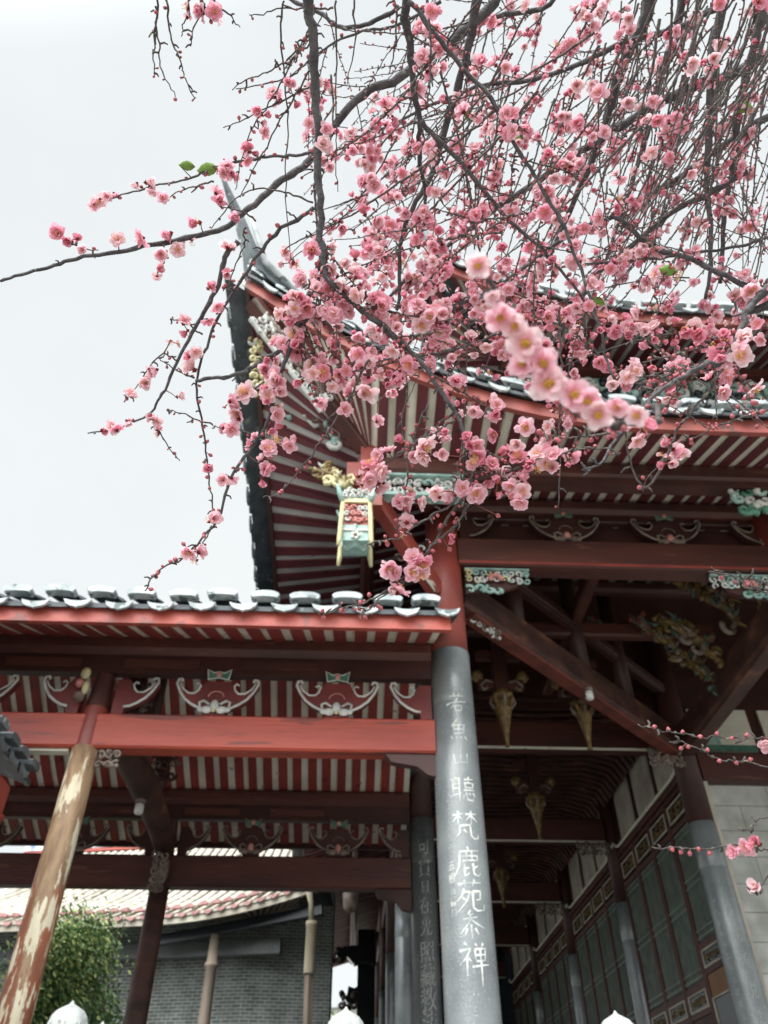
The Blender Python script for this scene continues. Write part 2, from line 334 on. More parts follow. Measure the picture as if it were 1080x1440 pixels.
def bat(parent, x, y, z, sc_=1.0, half=0, bright=True, axis='x'):  # bright=False swaps in darker colours as painted shade
    """carved bat-wing cushion block; half: -1/+1 leaves only that wing"""
    W=.41*sc_; H=.37*sc_; T=.10
    wing=[(0,0),(.11,.0),(.12,.075),(.20,.105),(.28,.155),(.35,.235),(.405,.35),(.37,.36),(.335,.285),(.27,.235),(.215,.235),(.185,.275),(.15,.31),(.125,.37),(0,.37)]
    wing=[(a/.41*W,b/.37*H) for a,b in wing]
    mb=MB(); o=(x,y,z+.004)
    ux=Vector((1,0,0)); uy=Vector((0,0,1))
    if half>=0: mb.plate(wing,o,ux,uy,T,'bat_red' if bright else 'shaded_red')
    if half<=0: mb.plate([(-a,b) for a,b in wing][::-1],(x,y,z+.004),ux,uy,T,'bat_red' if bright else 'shaded_red')
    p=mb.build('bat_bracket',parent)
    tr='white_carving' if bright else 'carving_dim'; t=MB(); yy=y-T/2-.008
    for sg in (-1,1):
        if half and sg!=half: continue
        f=lambda L: [(x+sg*a/.41*W,yy,z+b/.37*H) for a,b in L]
        t.tube(f([(.11,.075),(.17,.085),(.235,.12),(.305,.175),(.36,.25),(.405,.34),(.395,.385),(.36,.39),(.35,.36)]),.014*sc_,tr,6)
        t.tube(f([(.375,.345),(.335,.28),(.275,.235),(.215,.235),(.18,.27),(.165,.32),(.19,.345),(.215,.325)]),.010*sc_,tr,6)
    if not half:
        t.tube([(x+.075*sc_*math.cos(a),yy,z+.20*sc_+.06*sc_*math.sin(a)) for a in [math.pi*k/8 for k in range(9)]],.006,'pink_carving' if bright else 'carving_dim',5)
    t.build('wing_trim',p)
    if not half:
        fl=MB(); dy=yy-.012
        for a,r in ((-.125,.035),(.125,.035),(-.07,.05),(.07,.05)): fl.ball((x+a*sc_,dy,z+.055*sc_),r*sc_,tr,8,5,(1.15,.4,.8))
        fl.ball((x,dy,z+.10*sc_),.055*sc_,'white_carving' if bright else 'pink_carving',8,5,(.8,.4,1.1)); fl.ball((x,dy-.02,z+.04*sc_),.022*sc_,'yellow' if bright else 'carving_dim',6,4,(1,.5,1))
        for sg in(-1,1):
            fl.tube([(x+sg*.05*sc_,dy,z+.11*sc_),(x+sg*.11*sc_,dy,z+.15*sc_),(x+sg*.15*sc_,dy,z+.13*sc_),(x+sg*.14*sc_,dy,z+.09*sc_)],.013*sc_,tr,5)
        fl.build('flower',p)
        tp=MB(); zz=z+.435*sc_
        for sg in(-1,1):
            tp.plate([(0,-.03),(sg*.10,-.055),(sg*.12,.06),(sg*.05,.02),(0,.035)][::sg],(x,yy,zz),ux,uy,.03,'green_carving')
            tp.tube([(x,yy-.015,zz-.03),(x+sg*.10,yy-.015,zz-.055),(x+sg*.12,yy-.015,zz+.06),(x+sg*.05,yy-.015,zz+.02),(x,yy-.015,zz+.035)],.008,tr,5)
        tp.ball((x,yy-.02,zz),.03,'pink_carving',7,4,(1,.6,1)); tp.build('butterfly_crest',p)
    return p
def bulb_pendant(name, label, x, y, ztop, h, big=1.0, group=None, parent=None):
    mb=MB(); r=.12*big
    prof=[(.02,0),(.035,.02),(.022,.06),(.03,.16),(.045,.3),(.075,.5),(.10,.66),(.13,.78),(.09,.82),(.14,.86),(.15,.92),(.09,.95),(.10,1.0)]
    mb.lathe((x,y,ztop-h),[(a*big*1.0,b*h) for a,b in prof],'ochre',16,lambda a,z:1+.13*math.cos(8*a))
    for k in range(8):
        a=k*math.pi/4; mb.tube([(x+.10*big*math.cos(a),y+.10*big*math.sin(a),ztop-h*.32),(x+.16*big*math.cos(a),y+.16*big*math.sin(a),ztop-h*.22),(x+.13*big*math.cos(a),y+.13*big*math.sin(a),ztop-h*.10)],.022*big,'ochre' if k%2 else 'carving_dim',5)
    mb.bb(x-.09,x+.09,y-.09,y+.09,ztop,ztop+1.5,'shaded_red')
    for k in (-1,1):
        mb.bb(x-.30,x+.30,y-.05,y+.05,ztop+.25+.22*k,ztop+.37+.22*k,'shaded_beam'); mb.ball((x+.3*k,y,ztop+.22),.09,'ochre',8,5)
        mb.tube([(x+k*.08,y-.03,ztop+.1),(x+k*.2,y-.05,ztop+.14),(x+k*.28,y-.05,ztop+.06),(x+k*.24,y-.05,ztop),(x+k*.18,y-.04,ztop+.04)],.022,'carving_dim',5)
    return mb.build(name,parent)
# ---- brush-written characters (x right, y down, 0..100)
GL={
'ruo':[[(20,22),(80,18)],[(38,8),(40,30)],[(62,6),(58,28)],[(5,60),(35,50),(92,42)],[(52,30),(42,52),(22,80)],[(40,66),(44,92)],[(40,66),(72,62),(66,88)],[(44,88),(66,86)]],
'yu':[[(45,4),(34,20),(18,34)],[(42,16),(62,14),(54,28)],[(28,32),(32,70)],[(28,32),(74,28),(70,66)],[(32,50),(70,46)],[(50,30),(50,68)],[(32,68),(70,64)],[(18,80),(24,93)],[(38,80),(41,91)],[(56,80),(60,91)],[(74,78),(85,93)]],
'shan':[[(50,10),(50,78)],[(20,40),(24,80),(78,74)],[(80,34),(78,78)]],
'ting':[[(8,14),(46,10)],[(16,14),(16,72)],[(38,12),(38,92)],[(16,32),(38,30)],[(16,48),(38,46)],[(4,74),(46,64)],[(56,16),(92,12)],[(73,4),(72,26)],[(56,28),(90,26)],[(58,28),(60,44)],[(90,26),(88,42)],[(58,44),(90,42)],[(54,54),(94,50)],[(54,68),(50,84)],[(62,62),(66,86),(86,88),(88,78)],[(74,62),(77,70)],[(88,60),(95,72)]],
'fan':[[(10,18),(44,14)],[(28,4),(27,50)],[(27,20),(8,40)],[(28,22),(42,34)],[(52,16),(92,12)],[(72,2),(71,48)],[(70,18),(52,38)],[(72,20),(94,38)],[(32,54),(30,76),(10,98)],[(32,54),(66,50),(68,84),(78,94),(94,90),(94,78)],[(44,66),(54,76)]],
'lu':[[(50,2),(54,12)],[(24,18),(88,12)],[(26,18),(22,60),(4,94)],[(30,32),(84,28),(82,44)],[(46,16),(46,44)],[(64,14),(64,44)],[(32,46),(82,42)],[(38,54),(38,92),(54,82)],[(38,70),(54,66)],[(66,52),(68,84),(82,90),(92,80)],[(66,68),(84,58)]],
'yuan':[[(14,16),(88,10)],[(34,4),(37,26)],[(66,2),(60,22)],[(32,30),(24,50),(8,66)],[(30,40),(50,38),(38,66),(10,96)],[(26,56),(36,64)],[(58,38),(84,34),(82,58),(68,62)],[(58,38),(58,84),(70,92),(94,88),(96,72)]],
'can':[[(48,0),(36,14),(56,14)],[(20,30),(70,22)],[(46,12),(40,40),(8,76)],[(46,30),(68,44),(94,56)],[(46,46),(48,94)],[(32,60),(24,80)],[(60,58),(72,78)]],
'chan':[[(22,4),(30,12)],[(6,26),(40,20),(26,44),(4,64)],[(28,40),(26,94)],[(32,46),(40,54)],[(54,6),(60,14)],[(80,4),(74,14)],[(52,22),(54,54)],[(52,22),(86,18),(84,50)],[(52,38),(86,34)],[(69,20),(69,54)],[(54,54),(84,50)],[(42,69),(97,60)],[(70,54),(70,120)]]}
def srad(r,z):
    return r*float(np.interp(z,[.5,2.4,3.38,3.65,4.25],[1.02,1.0,.965,.965,.945]))
def brush(mb, key, zc, size, cx, cy, R, ang0, m, wd=2.6):
    """strokes laid on a cylinder of radius R about (cx,cy); ang0 = facing direction angle"""
    for st in GL[key]:
        P=[]
        for i in range(len(st)-1):
            (x0,y0),(x1,y1)=st[i],st[i+1]; k=max(3,int(math.hypot(x1-x0,y1-y0)/8))
            P+=[(x0+(x1-x0)*j/k,y0+(y1-y0)*j/k) for j in range(k)]
        P.append(st[-1]); n=len(P); vs=[]
        for i,(x,y) in enumerate(P):
            a=P[max(i-1,0)]; b=P[min(i+1,n-1)]; dx,dy=b[0]-a[0],b[1]-a[1]; l=math.hypot(dx,dy) or 1
            t=i/(n-1); w=wd*(1.15-.75*t**2+(.35 if t<.12 else 0)); nx,ny=-dy/l*w,dx/l*w
            for sg in (-1,1):
                X=(x+sg*nx-50)/100*size; Z=zc-(y+sg*ny-50)/100*size; th=ang0+X/R
                q=srad(R,Z)+.002; vs.append((cx+q*math.cos(th),cy+q*math.sin(th),Z))
        mb.add(vs,[(2*i,2*i+2,2*i+3,2*i+1) for i in range(n-1)],m)
def font_chars(mb, items, cx, cy, R, ang0, m):
    """items: (char, z, size, shift) typeset glyphs wrapped round a column"""
    for ch,z,size,sh in items:
        cu=bpy.data.curves.new('t','FONT'); cu.body=ch; cu.size=size; cu.resolution_u=2; cu.align_x='CENTER'; cu.align_y='CENTER'
        o=bpy.data.objects.new('t',cu); COL.objects.link(o)
        dg=bpy.context.evaluated_depsgraph_get(); me=o.evaluated_get(dg).to_mesh()
        vs=[]
        for v in me.vertices:
            th=ang0+(v.co.x*.8+sh)/R; zz=z+v.co.y+v.co.x*.12; q=srad(R,zz)+.002; vs.append((cx+q*math.cos(th),cy+q*math.sin(th),zz))
        if len(vs): mb.add(vs,[tuple(p.vertices) for p in me.polygons],m)
        o.to_mesh_clear() if False else None
        bpy.data.objects.remove(o); bpy.data.curves.remove(cu)
def column(parent, x, y, r, zt, zs, stone='stone', red='red_paint', chars=None, z0=TZ):
    """red timber upper part with a stone shaft up to zs"""
    mb=MB(); mb.lathe((x,y,0),[(r*.90,zs+.003),(r*.89,(zs+zt)/2),(r*.88,zt)],red,32)
    c=mb.build('column',parent)
    st=MB(); st.lathe((x,y,0),[(r*1.5,z0+.002),(r*1.5,z0+.12),(r*1.25,z0+.28),(r*1.03,z0+.30),(r*1.03,z0+.32),(r*1.02,z0+.9),(r,2.4),(r*.965,zs-.62),(r*.955,zs-.615),(r*.955,zs-.60),(r*.965,zs-.595),(r*.945,zs),(r*.6,zs+.001)],stone,48)
    st.build('stone_shaft',c)
    if chars: chars(c)
    return c
# ================================================================== temple hall (right)
hall=thing('temple_hall','large red temple hall with upswept double eaves, inscribed grey stone columns and lattice doors','temple',(3,9,TZ))
CX0,CY0=-1.4,5.0
def lift(d): return 5.86+(2.04*(1-d/4.5)**2 if d<4.5 else 0)
def flare(d): return (1-d/3.5)**2 if d<3.5 else 0
def EF(d): return Vector((CX0+d, 5.2-.2*flare(d), lift(max(d,0))))          # front eave, d from the corner
def ES(d): return Vector((-1.1-.3*flare(d), CY0+d*1.0, lift(max(d,0))))       # side eave
def mapd(d,a,b,k=3.7): return a+(b-a)*d/k
def IFz(y): return 6.44+.33*(y-7)
def I1F(d): # eave purlin, y=6.15
    x=max(.10,CX0+d)
    return Vector((x,6.1,6.27))
def I2F(d):
    x=max(.97,CX0+d)
    return Vector((x,7.0,6.52))
def I1S(d):
    y=max(6.1,CY0+d)
    return Vector((.10,y,6.27))
def I2S(d):
    y=max(7.0,CY0+d)
    return Vector((.97,y,6.52))
up_=lambda f,z:(lambda d: f(d)+Vector((0,0,z)))
mb=MB()
soffit(mb,up_(EF,.07),I1F,.12,14.4,.205,board='rafter_maroon'); soffit(mb,I1F,I2F,1.55,14.4,.205,board='rafter_maroon')
mb.build('front_rafters',hall)
mb=MB()
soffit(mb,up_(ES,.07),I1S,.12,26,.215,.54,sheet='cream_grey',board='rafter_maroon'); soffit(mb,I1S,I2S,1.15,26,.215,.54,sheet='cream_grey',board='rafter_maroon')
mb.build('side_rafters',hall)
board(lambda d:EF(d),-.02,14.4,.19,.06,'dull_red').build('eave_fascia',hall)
board(lambda d:ES(d),-.02,26,.17,.05,'shaded_red',0).build('eave_fascia',hall)
def TF(d):
    x=mapd(d,2.05,CX0+4.8,4.8) if d<4.8 else CX0+d
    return Vector((x,7.2,7.55))
def TS(d):
    y=mapd(d,7.2,CY0+4.8,4.8) if d<4.8 else CY0+d
    return Vector((2.0,y,7.55))
tiles(lambda d: EF(d)+Vector((0,-.10,.25)),TF,-.05,14.4,.36,sag=.1).build('roof_tiles',hall)
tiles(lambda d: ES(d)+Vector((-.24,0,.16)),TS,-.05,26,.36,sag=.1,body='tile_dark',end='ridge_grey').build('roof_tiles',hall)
# corner hip ridge sweeping up to a horn
hp=[Vector((2.05,7.2,7.75)),Vector((.7,6.4,7.75)),Vector((-.6,5.55,7.95)),Vector((-1.35,5.0,8.35)),PY(352,352,4.9),PY(336,305,4.75),PY(322,272,4.6),PY(311,243,4.45)]
mb=MB(); vs=[]
wid=[.11,.11,.11,.10,.075,.055,.035,.015]; hei=[.26,.28,.32,.34,.22,.13,.08,.03]
for p,w,h in zip(hp,wid,hei):
    sd=Vector((.62,-.78,0)); q=Vector((.25,.2,1)).normalized()
    for a,b in((-1,-1),(1,-1),(1.0,.55),(.5,1),(-.5,1),(-1,.55)): vs.append(p+sd*w*a+q*h*b*.6)
n=6; k=len(hp); mb.add(vs,[(i*n+j,i*n+(j+1)%n,(i+1)*n+(j+1)%n,(i+1)*n+j) for i in range(k-1) for j in range(n)]+[tuple(range(n))[::-1],tuple(range((k-1)*n,k*n))],'ridge_grey',False)
mb.tube([hp[i]+Vector((.12,-.10,.0)) for i in range(2,6)],[.04,.04,.035,.02],'tile_white',6)
mb.build('corner_horn',hall)
# corner beam under the hip, with an openwork carved apron
mb=MB(); a=Vector((.97,7,6.3)); b=Vector((-1.28,5.05,7.72)); mid=Vector((.05,6.08,6.42))
mb.beam(a,mid,.2,.26,'shaded_beam'); mb.beam(mid,b,.18,.26,'shaded_beam'); cb=mb.build('corner_beam',hall)
ap=MB(); dgn=(b-mid).normalized(); o=b-dgn*1.25+Vector((-.02,-.12,-.48))
upz=Vector((0,0,1)); upz=(upz-dgn*upz.dot(dgn)).normalized()
ap.beam(b+Vector((0,-.1,-.1)),b+Vector((0,-.1,-.1))-dgn*1.3,.05,.05,'carving_dim'); ap.beam(b+Vector((0,-.1,-.48)),b+Vector((0,-.1,-.48))-dgn*1.3,.05,.05,'white_carving')
scrolls(ap,o,dgn,upz,1.25,.4,5,['white_carving','carving_dim','white_carving'],.02,.13)
ap.build('carved_apron',cb)
# second curved white ornament seen along the underside of the rising corner
ap=MB(); c0=PY(352,385,5.15); c1=PY(376,470,5.3); c2=PY(358,475,5.35); c3=PY(366,560,5.6)
ux=(c1-c0).normalized(); uz=Vector((1,.15,.25)).normalized()
scrolls(ap,c0+uz*-.10,ux,uz,(c1-c0).length,.26,3,['white_carving'],.02,.13)
ap.tube([c0-uz*.1,c1-uz*.1],.018,'white_carving',5); ap.tube([c0+uz*.18,c1+uz*.16],.018,'white_carving',5)
ux=(c3-c2).normalized(); scrolls(ap,c2-uz*.08,ux,uz,(c3-c2).length,.18,8,['yellow','ochre','white_carving'],.02,.12)
ap.build('carved_panel',hall)
# purlins
mb=MB(); mb.beam((-.05,6.1,6.12),(13,6.1,6.12),.18,.26,'shaded_beam',.05); mb.build('eave_purlin',hall)
mb=MB(); mb.beam((.10,6.2,6.12),(.10,30,6.12),.18,.26,'shaded_beam',.05); mb.build('eave_purlin',hall)
mb=MB(); mb.beam((1.1,7,6.36),(13,7,6.36),.24,.22,'shaded_beam',.05); mb.beam((1.1,7.02,6.205),(13,7.02,6.205),.10,.08,'shaded_red',.01); mb.build('purlin',hall)
mb=MB(); mb.beam((.97,7.2,6.36),(.97,30,6.36),.24,.22,'shaded_beam',.05); mb.bb(.93,1.01,7.2,30,5.80,6.24,'shaded_red'); mb.build('purlin',hall)
mb=MB(); mb.bb(1.12,8.8,7.08,7.14,5.80,6.16,'shaded_red'); mb.build('frieze_board',hall)
mb=MB(); mb.bb(9.15,13,7.08,7.14,5.80,6.16,'shaded_red'); mb.build('frieze_board',hall)
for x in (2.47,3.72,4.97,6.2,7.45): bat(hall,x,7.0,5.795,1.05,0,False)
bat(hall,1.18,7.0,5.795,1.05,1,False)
for (xa,xb) in ((1.13,4.81),(5.19,8.8),(9.15,13)):
    mb=MB(); mb.beam((xa,7,5.59),(xb,7,5.59),.28,.39,'shaded_beam',.03); mb.bb(xa,xb,6.852,6.858,5.395,5.43,'red_paint'); mb.build('front_beam',hall)
for i,y in enumerate((7,11,15,19,23)):
    mb=MB(); mb.beam((.97,y+.2,5.59),(.97,y+3.8,5.59),.26,.36,'shaded_beam',.03); mb.build('side_beam',hall)
# columns
def main_chars(c):
    mb=MB(); A=-math.pi/2
    for k,py,s in (('ruo',988,.235),('yu',1026,.235),('shan',1064,.215),('ting',1110,.26),('fan',1160,.265),('lu',1213,.265),('yuan',1260,.265),('can',1302,.23),('chan',1350,.26)):
        z=PY(655,py,6.79).z; brush(mb,k,z,s,.97,7,.218,A+.06,'inscription')
    mb.build('inscription',c)
    mb=MB(); it=[]
    for ch,py,s in (('五',1220,.085),('根',1238,.085),('山',1256,.06),('書',1270,.085),('印',1287,.07)): it.append((ch,PY(635,py,6.85).z,s,0))
    font_chars(mb,it,.97,7,.218,A-.60,'inscription')
    r=random.Random(3)
    for i in range(9):
        z=PY(632,1128+i*9.5,6.85).z
        for q in range(4):
            th=A-.62+r.uniform(-.08,.08); zz=z+r.uniform(-.02,.02); dth=r.uniform(.03,.09); dz=r.uniform(-.012,.012)
            mb.add([(.97+(srad(.218,zz+v)+.0022)*math.cos(th+u),7+(srad(.218,zz+v)+.0022)*math.sin(th+u),zz+v) for u,v in((0,0),(dth,dz),(dth,dz+.007),(0,.007))],[(0,1,2,3)],'inscription_dim')
    mb.build('small_inscription',c)
column(hall,.97,7,.218,6.3,4.25,'stone',chars=main_chars)
def m2_chars(c):
    mb=MB(); it=[(ch,PY(597,py,10.83).z,s,0) for ch,py,s in (('可',1192,.22),('貫',1222,.24),('日',1248,.17),('在',1275,.22),('光',1306,.20),('照',1340,.26),('藏',1374,.27),('教',1408,.27),('法',1440,.25))]
    font_chars(mb,it,.97,11,.178,-math.pi/2+.05,'inscription_dim'); mb.build('inscription',c)
column(hall,.97,11,.178,6.3,4.0,'stone_dark','shaded_red',m2_chars)
column(hall,.97,15,.185,6.3,4.0,'stone','shaded_red')
column(hall,.97,19,.18,6.3,4.0,'stone_dark','shaded_red'); column(hall,.97,23,.18,6.3,4.0,'stone_dark','shaded_red'); column(hall,.97,27,.18,6.3,4.0,'stone_dark','shaded_red')
column(hall,8.97,7,.218,6.3,4.25,'stone'); column(hall,5,7,.215,6.3,4.25,'stone')
def r_chars(c):
    mb=MB(); a0=math.atan2(-11,-5)+.28
    it=[(ch,z,s,0) for ch,z,s in (('音',2.82,.16),('圓',2.52,.2),('通',2.22,.2),('説',1.90,.2),('法',1.6,.2))]
    font_chars(mb,it,5,11,.20,a0,'inscription_dim')
    it=[(ch,2.95-.13*i,.075,0) for i,ch in enumerate('一九五年十二月吉日敬立')]
    font_chars(mb,it,5,11,.20,a0-.85,'inscription_dim'); mb.build('inscription',c)
column(hall,5,11,.20,7.2,4.0,'stone','shaded_red',r_chars)
for y in (15,19,23): column(hall,5,y,.19,6.3,4.0,'stone','shaded_red')
# beams across the walkway
for y in (11,15,19,23,27):
    mb=MB(); mb.beam((1.12,y,5.28),(4.82,y,5.28),.26,.44,'shaded_beam',.03); mb.bb(1.15,4.8,y-.16,y-.131,5.03,5.06,'cream'); mb.build('cross_beam',hall)
# diagonal braces in the porch
def brace(a,b,w=.24,h=.34,m='brown_wood',m2='brace_red'):
    mb=MB(); mb.beam(a,b,w,h,m,.04); t=(Vector(b)-Vector(a)).normalized(); mb.beam(Vector(a)+t*.2+Vector((0,0,-h/2-.02)),Vector(b)-t*.2+Vector((0,0,-h/2-.02)),w*.8,.05,m2,.01)
    return mb.build('diagonal_brace',hall)
brace((1.12,7.15,5.17),(4.87,10.87,5.17),.25,.40,m2='brace_red'); brace((4.99,7.2,5.16),(4.99,10.82,5.16),.27,.42,m2='brown_wood')
brace((1.12,7.1,6.0),(4.87,10.87,6.1),.14,.18,'shaded_red','shaded_red')
# strut from column to the hanging corner post, with carved ends
mb=MB(); mb.beam((.86,6.88,5.0),(.18,6.18,5.66),.16,.2,'red_paint',.02); s_=mb.build('strut',hall)
mb=MB(); 
for q in (0,1): mb.tube([PY(612,832-q*8,6.72),PY(600,812-q*4,6.7),PY(586,795,6.68),PY(578,775,6.66)],[.012,.035,.03,.015],'cream_dim',6,flat=.5)
scrolls(mb,PY(556,790,6.6),Vector((1,0,0)),Vector((0,0,1)),.36,.26,4,['white_carving','carving_dim'],.016,.11); mb.build('carved_bracket',s_)
# hanging post and its carved lantern-shaped finial
mb=MB(); mb.bb(-.02,.22,5.98,6.22,5.45,6.5,'red_paint'); mb.bb(-.17,-.02,6.0,6.2,5.75,6.1,'red_paint'); post=mb.build('hanging_post',hall)
L=MB(); x0,y0=.06,6.02
L.lathe((x0,y0,0),[(.10,4.72),(.16,4.78),(.19,4.95),(.175,5.0),(.17,5.01)],'turquoise',4,sm=False)
L.bb(x0-.15,x0+.15,y0-.15,y0+.15,5.0,5.34,'red_paint'); L.bb(x0-.19,x0+.19,y0-.19,y0+.19,5.34,5.40,'yellow'); L.bb(x0-.175,x0+.175,y0-.175,y0+.175,5.40,5.49,'turquoise')
L.bb(x0-.15,x0+.15,y0-.15,y0+.15,4.76,5.0,'turquoise'); L.bb(x0-.17,x0+.17,y0-.17,y0+.17,4.90,4.93,'white_carving')
for a in(-1,1):
    for b in(-1,1):
        L.tube([(x0+a*.20,y0+b*.20,4.64),(x0+a*.185,y0+b*.185,4.76),(x0+a*.18,y0+b*.18,5.0),(x0+a*.165,y0+b*.165,5.36)],[.02,.032,.03,.028],'yellow',8)
        L.tube([(x0+a*.17,y0+b*.17,5.36),(x0+a*.20,y0+b*.20,5.46),(x0+a*.25,y0+b*.25,5.58)],[.035,.04,.015],'turquoise',6)
scrolls(L,(x0-.15,y0-.165,5.03),Vector((1,0,0)),Vector((0,0,1)),.30,.28,2,['white_carving','pink_carving','white_carving'],.014,.085)
scrolls(L,(x0-.18,y0-.20,5.40),Vector((1,0,0)),Vector((0,0,1)),.36,.15,12,['white_carving'],.014,.08)
scrolls(L,(x0-.155,y0+.14,5.03),Vector((0,-1,0)),Vector((0,0,1)),.28,.28,9,['white_carving','pink_carving'],.014,.085)
for k in range(5):
    a=k*6.283/5; L.ball((x0+.04*math.cos(a),y0-.165,4.83+.04*math.sin(a)),.026,'white_carving',6,4,(1,.5,1))
L.ball((x0,y0-.175,4.83),.02,'ochre',6,4); L.v=[(x0-.11+(a-x0)*.84,y0+(b-y0)*.84,5.13+(c-5.05)*.84) for a,b,c in L.v]; L.build('lantern_finial',post)
# dragon-like yellow and grey carvings beside the post
def beast(px,py,y,s,mats,seed,parent=hall,name='carved_bracket'):
    c=PY(px,py,y); r=random.Random(seed); mb=MB(); p=[c+Vector((-.30*s,0,.22*s)),c+Vector((-.12*s,-.05,.20*s)),c+Vector((-.02*s,-.08,.02*s)),c+Vector((.14*s,-.06,-.06*s)),c+Vector((.20*s,0,-.20*s))]
    mb.tube(p,[.03*s,.055*s,.065*s,.06*s,.03*s],mats[0],8)
    for i in range(7):
        q=p[r.randrange(5)]+Vector((r.uniform(-.12,.12)*s,-.04,r.uniform(-.12,.12)*s)); sp=spiral(0,0,r.uniform(.05,.10)*s,r.uniform(0,6),r.uniform(.7,1.2),r.choice((-1,1)),8)
        mb.tube([q+Vector((a,0.02*math.sin(3*a),b)) for a,b in sp],[.03*s*(1.2-.07*k) for k in range(9)],r.choice(mats),6)
    for i in range(34):
        q=p[r.randrange(4)].lerp(p[r.randrange(1,5)],r.random()); d=Vector((r.uniform(-1,1),-abs(r.uniform(.2,1)),r.uniform(-1,1))).normalized()
        b=q+d*.10*s; mb.tube([q,b,b+Vector((r.uniform(-.09,.09)*s,-.02,r.uniform(-.09,.09)*s))],[.03*s,.026*s,.008*s],r.choice(mats),5)
    return mb.build(name,parent)
beast(472,684,6.05,.85,['yellow','yellow','white_carving','ochre'],1)
beast(455,605,6.1,1.1,['carving_dim','white_carving','turquoise'],2)
beast(510,590,6.3,.7,['carving_dim','green_carving','ochre'],6)
# openwork board between the posts
mb=MB(); mb.bb(.24,1.12,6.03,6.17,5.66,5.705,'turquoise'); mb.bb(.24,1.12,6.03,6.17,5.955,5.985,'turquoise')
scrolls(mb,(.24,6.08,5.70),Vector((1,0,0)),Vector((0,0,1)),.88,.26,21,['white_carving','white_carving','turquoise'],.019,.115); mb.build('openwork_board',hall)
mb=MB(); scrolls(mb,(4.1,6.08,5.55),Vector((1,0,0)),Vector((0,0,1)),1.3,.42,22,['turquoise','white_carving','green_carving'],.03,.14); mb.bb(4.1,5.5,6.05,6.12,5.9,5.98,'carving_dim'); mb.build('openwork_board',hall)
mb=MB(); mb.bb(1.16,5.4,6.02,6.18,5.90,5.985,'shaded_red'); mb.build('tie_rail',hall)
# carved brackets under the front beam
def spandrel(x,y,sg,z,m1,m2,w=.72,seed=3):
    mb=MB(); mb.plate([(0,0),(sg*w,0),(sg*w,-.05),(sg*.66,-.06),(sg*.6,-.22),(sg*.45,-.28),(sg*.03,-.34),(0,-.34)][::(1 if sg<0 else -1)],(x,y+.04,z),(1,0,0),(0,0,1),.05,'shaded_red')
    xx=x if sg>0 else x-w
    scrolls(mb,(xx,y-.01,z-.20),Vector((1,0,0)),Vector((0,0,1)),w,.18,seed,m1,.013,.085)
    scrolls(mb,(x if sg>0 else x-.45,y-.02,z-.36),Vector((1,0,0)),Vector((0,0,1)),.42,.15,seed+1,m2,.020,.12)
    mb.bb(x,x+sg*w,y-.03,y+.03,z-.022,z-.004,m2[0])
    for k in range(5):
        a=math.pi*k/4; mb.ball((x+sg*.34+.06*math.cos(a),y-.04,z-.16+.05*math.sin(a)),.03,'pink_carving',6,4)
    return mb.build('spandrel_bracket',hall)
spandrel(1.2,6.95,1,5.38,['white_carving','turquoise','white_carving','yellow'],['turquoise'],.74,3)
spandrel(8.8,6.95,-1,5.38,['white_carving','turquoise'],['turquoise'],.74,5)
spandrel(4.80,6.95,-1,5.38,['white_carving','turquoise'],['turquoise','green_carving'],.76,7); spandrel(5.2,6.95,1,5.38,['white_carving','turquoise'],['turquoise'],.74,9)
mb=MB(); scrolls(mb,PY(660,872,7.3),Vector((.82,.45,-.36)),Vector((.2,.1,.9)),.45,.18,14,['carving_dim','white_carving'],.014,.09); mb.build('carved_bracket',hall)
mb=MB(); scrolls(mb,(4.35,10.7,4.72),Vector((1,0,0)),Vector((0,0,1)),.5,.30,16,['carving_dim'],.02,.10); mb.build('carved_bracket',hall)
for y in (14.7,18.7): 
    mb=MB(); scrolls(mb,(4.2,y,4.72),Vector((1,0,0)),Vector((0,0,1)),.6,.28,17,['carving_dim'],.02,.12); mb.build('carved_bracket',hall)
# porch ceiling and inner framing
mb=MB(); soffit(mb,lambda s:Vector((s,7.15,6.60)),lambda s:Vector((s,11,7.75)),1.1,13,.30,.62,sheet='cream_dim',board='shaded_red'); mb.build('porch_ceiling',hall)
for y,z in ((8.3,6.75),(9.6,7.1)):
    mb=MB(); mb.beam((1.1,y,z),(13,y,z),.2,.2,'shaded_beam',.05); mb.build('purlin',hall)
for (x,y,z0,z1) in ((3.05,9.05,5.3,7.1),(2.0,8.1,5.3,6.7),(3.9,9.9,5.3,7.2),(6.3,9.6,5.3,7.1)):
    mb=MB(); mb.lathe((x,y,0),[(.11,z0),(.12,(z0+z1)/2),(.11,z1)],'shaded_red',14); mb.build('short_post',hall)
for a,b,m in (((1.2,9.05,5.95),(5,9.05,5.95),'shaded_beam'),((5.1,8.2,6.1),(9,8.2,6.1),'shaded_beam'),((3.05,7.1,6.1),(3.05,11,6.1),'shaded_beam')):
    mb=MB(); mb.beam(a,b,.16,.22,m,.03); mb.build('tie_beam',hall)
for px,py,y,s,sd in ((1000,850,8.0,1.2,31),(965,900,8.6,1.2,32),(985,950,9.2,1.0,33),(930,905,8.8,.8,34),(1045,835,7.6,.9,35)): beast(px,py,y,s,['ochre','ochre','green_dim','carving_dim'],sd)
for px,py,y,s,sd in ((905,885,8.8,.6,41),(838,885,9.3,.5,42)): beast(px,py,y,s,['dull_red','carving_dim','green_dim'],sd)
for x,y in ((1.9,9),(3.13,9.6),(3.12,13),(3.15,17),(3.1,21)): bulb_pendant('pendant_carving','',x,y,4.95 if y<9.1 else 5.2,.76,1.0,parent=hall)
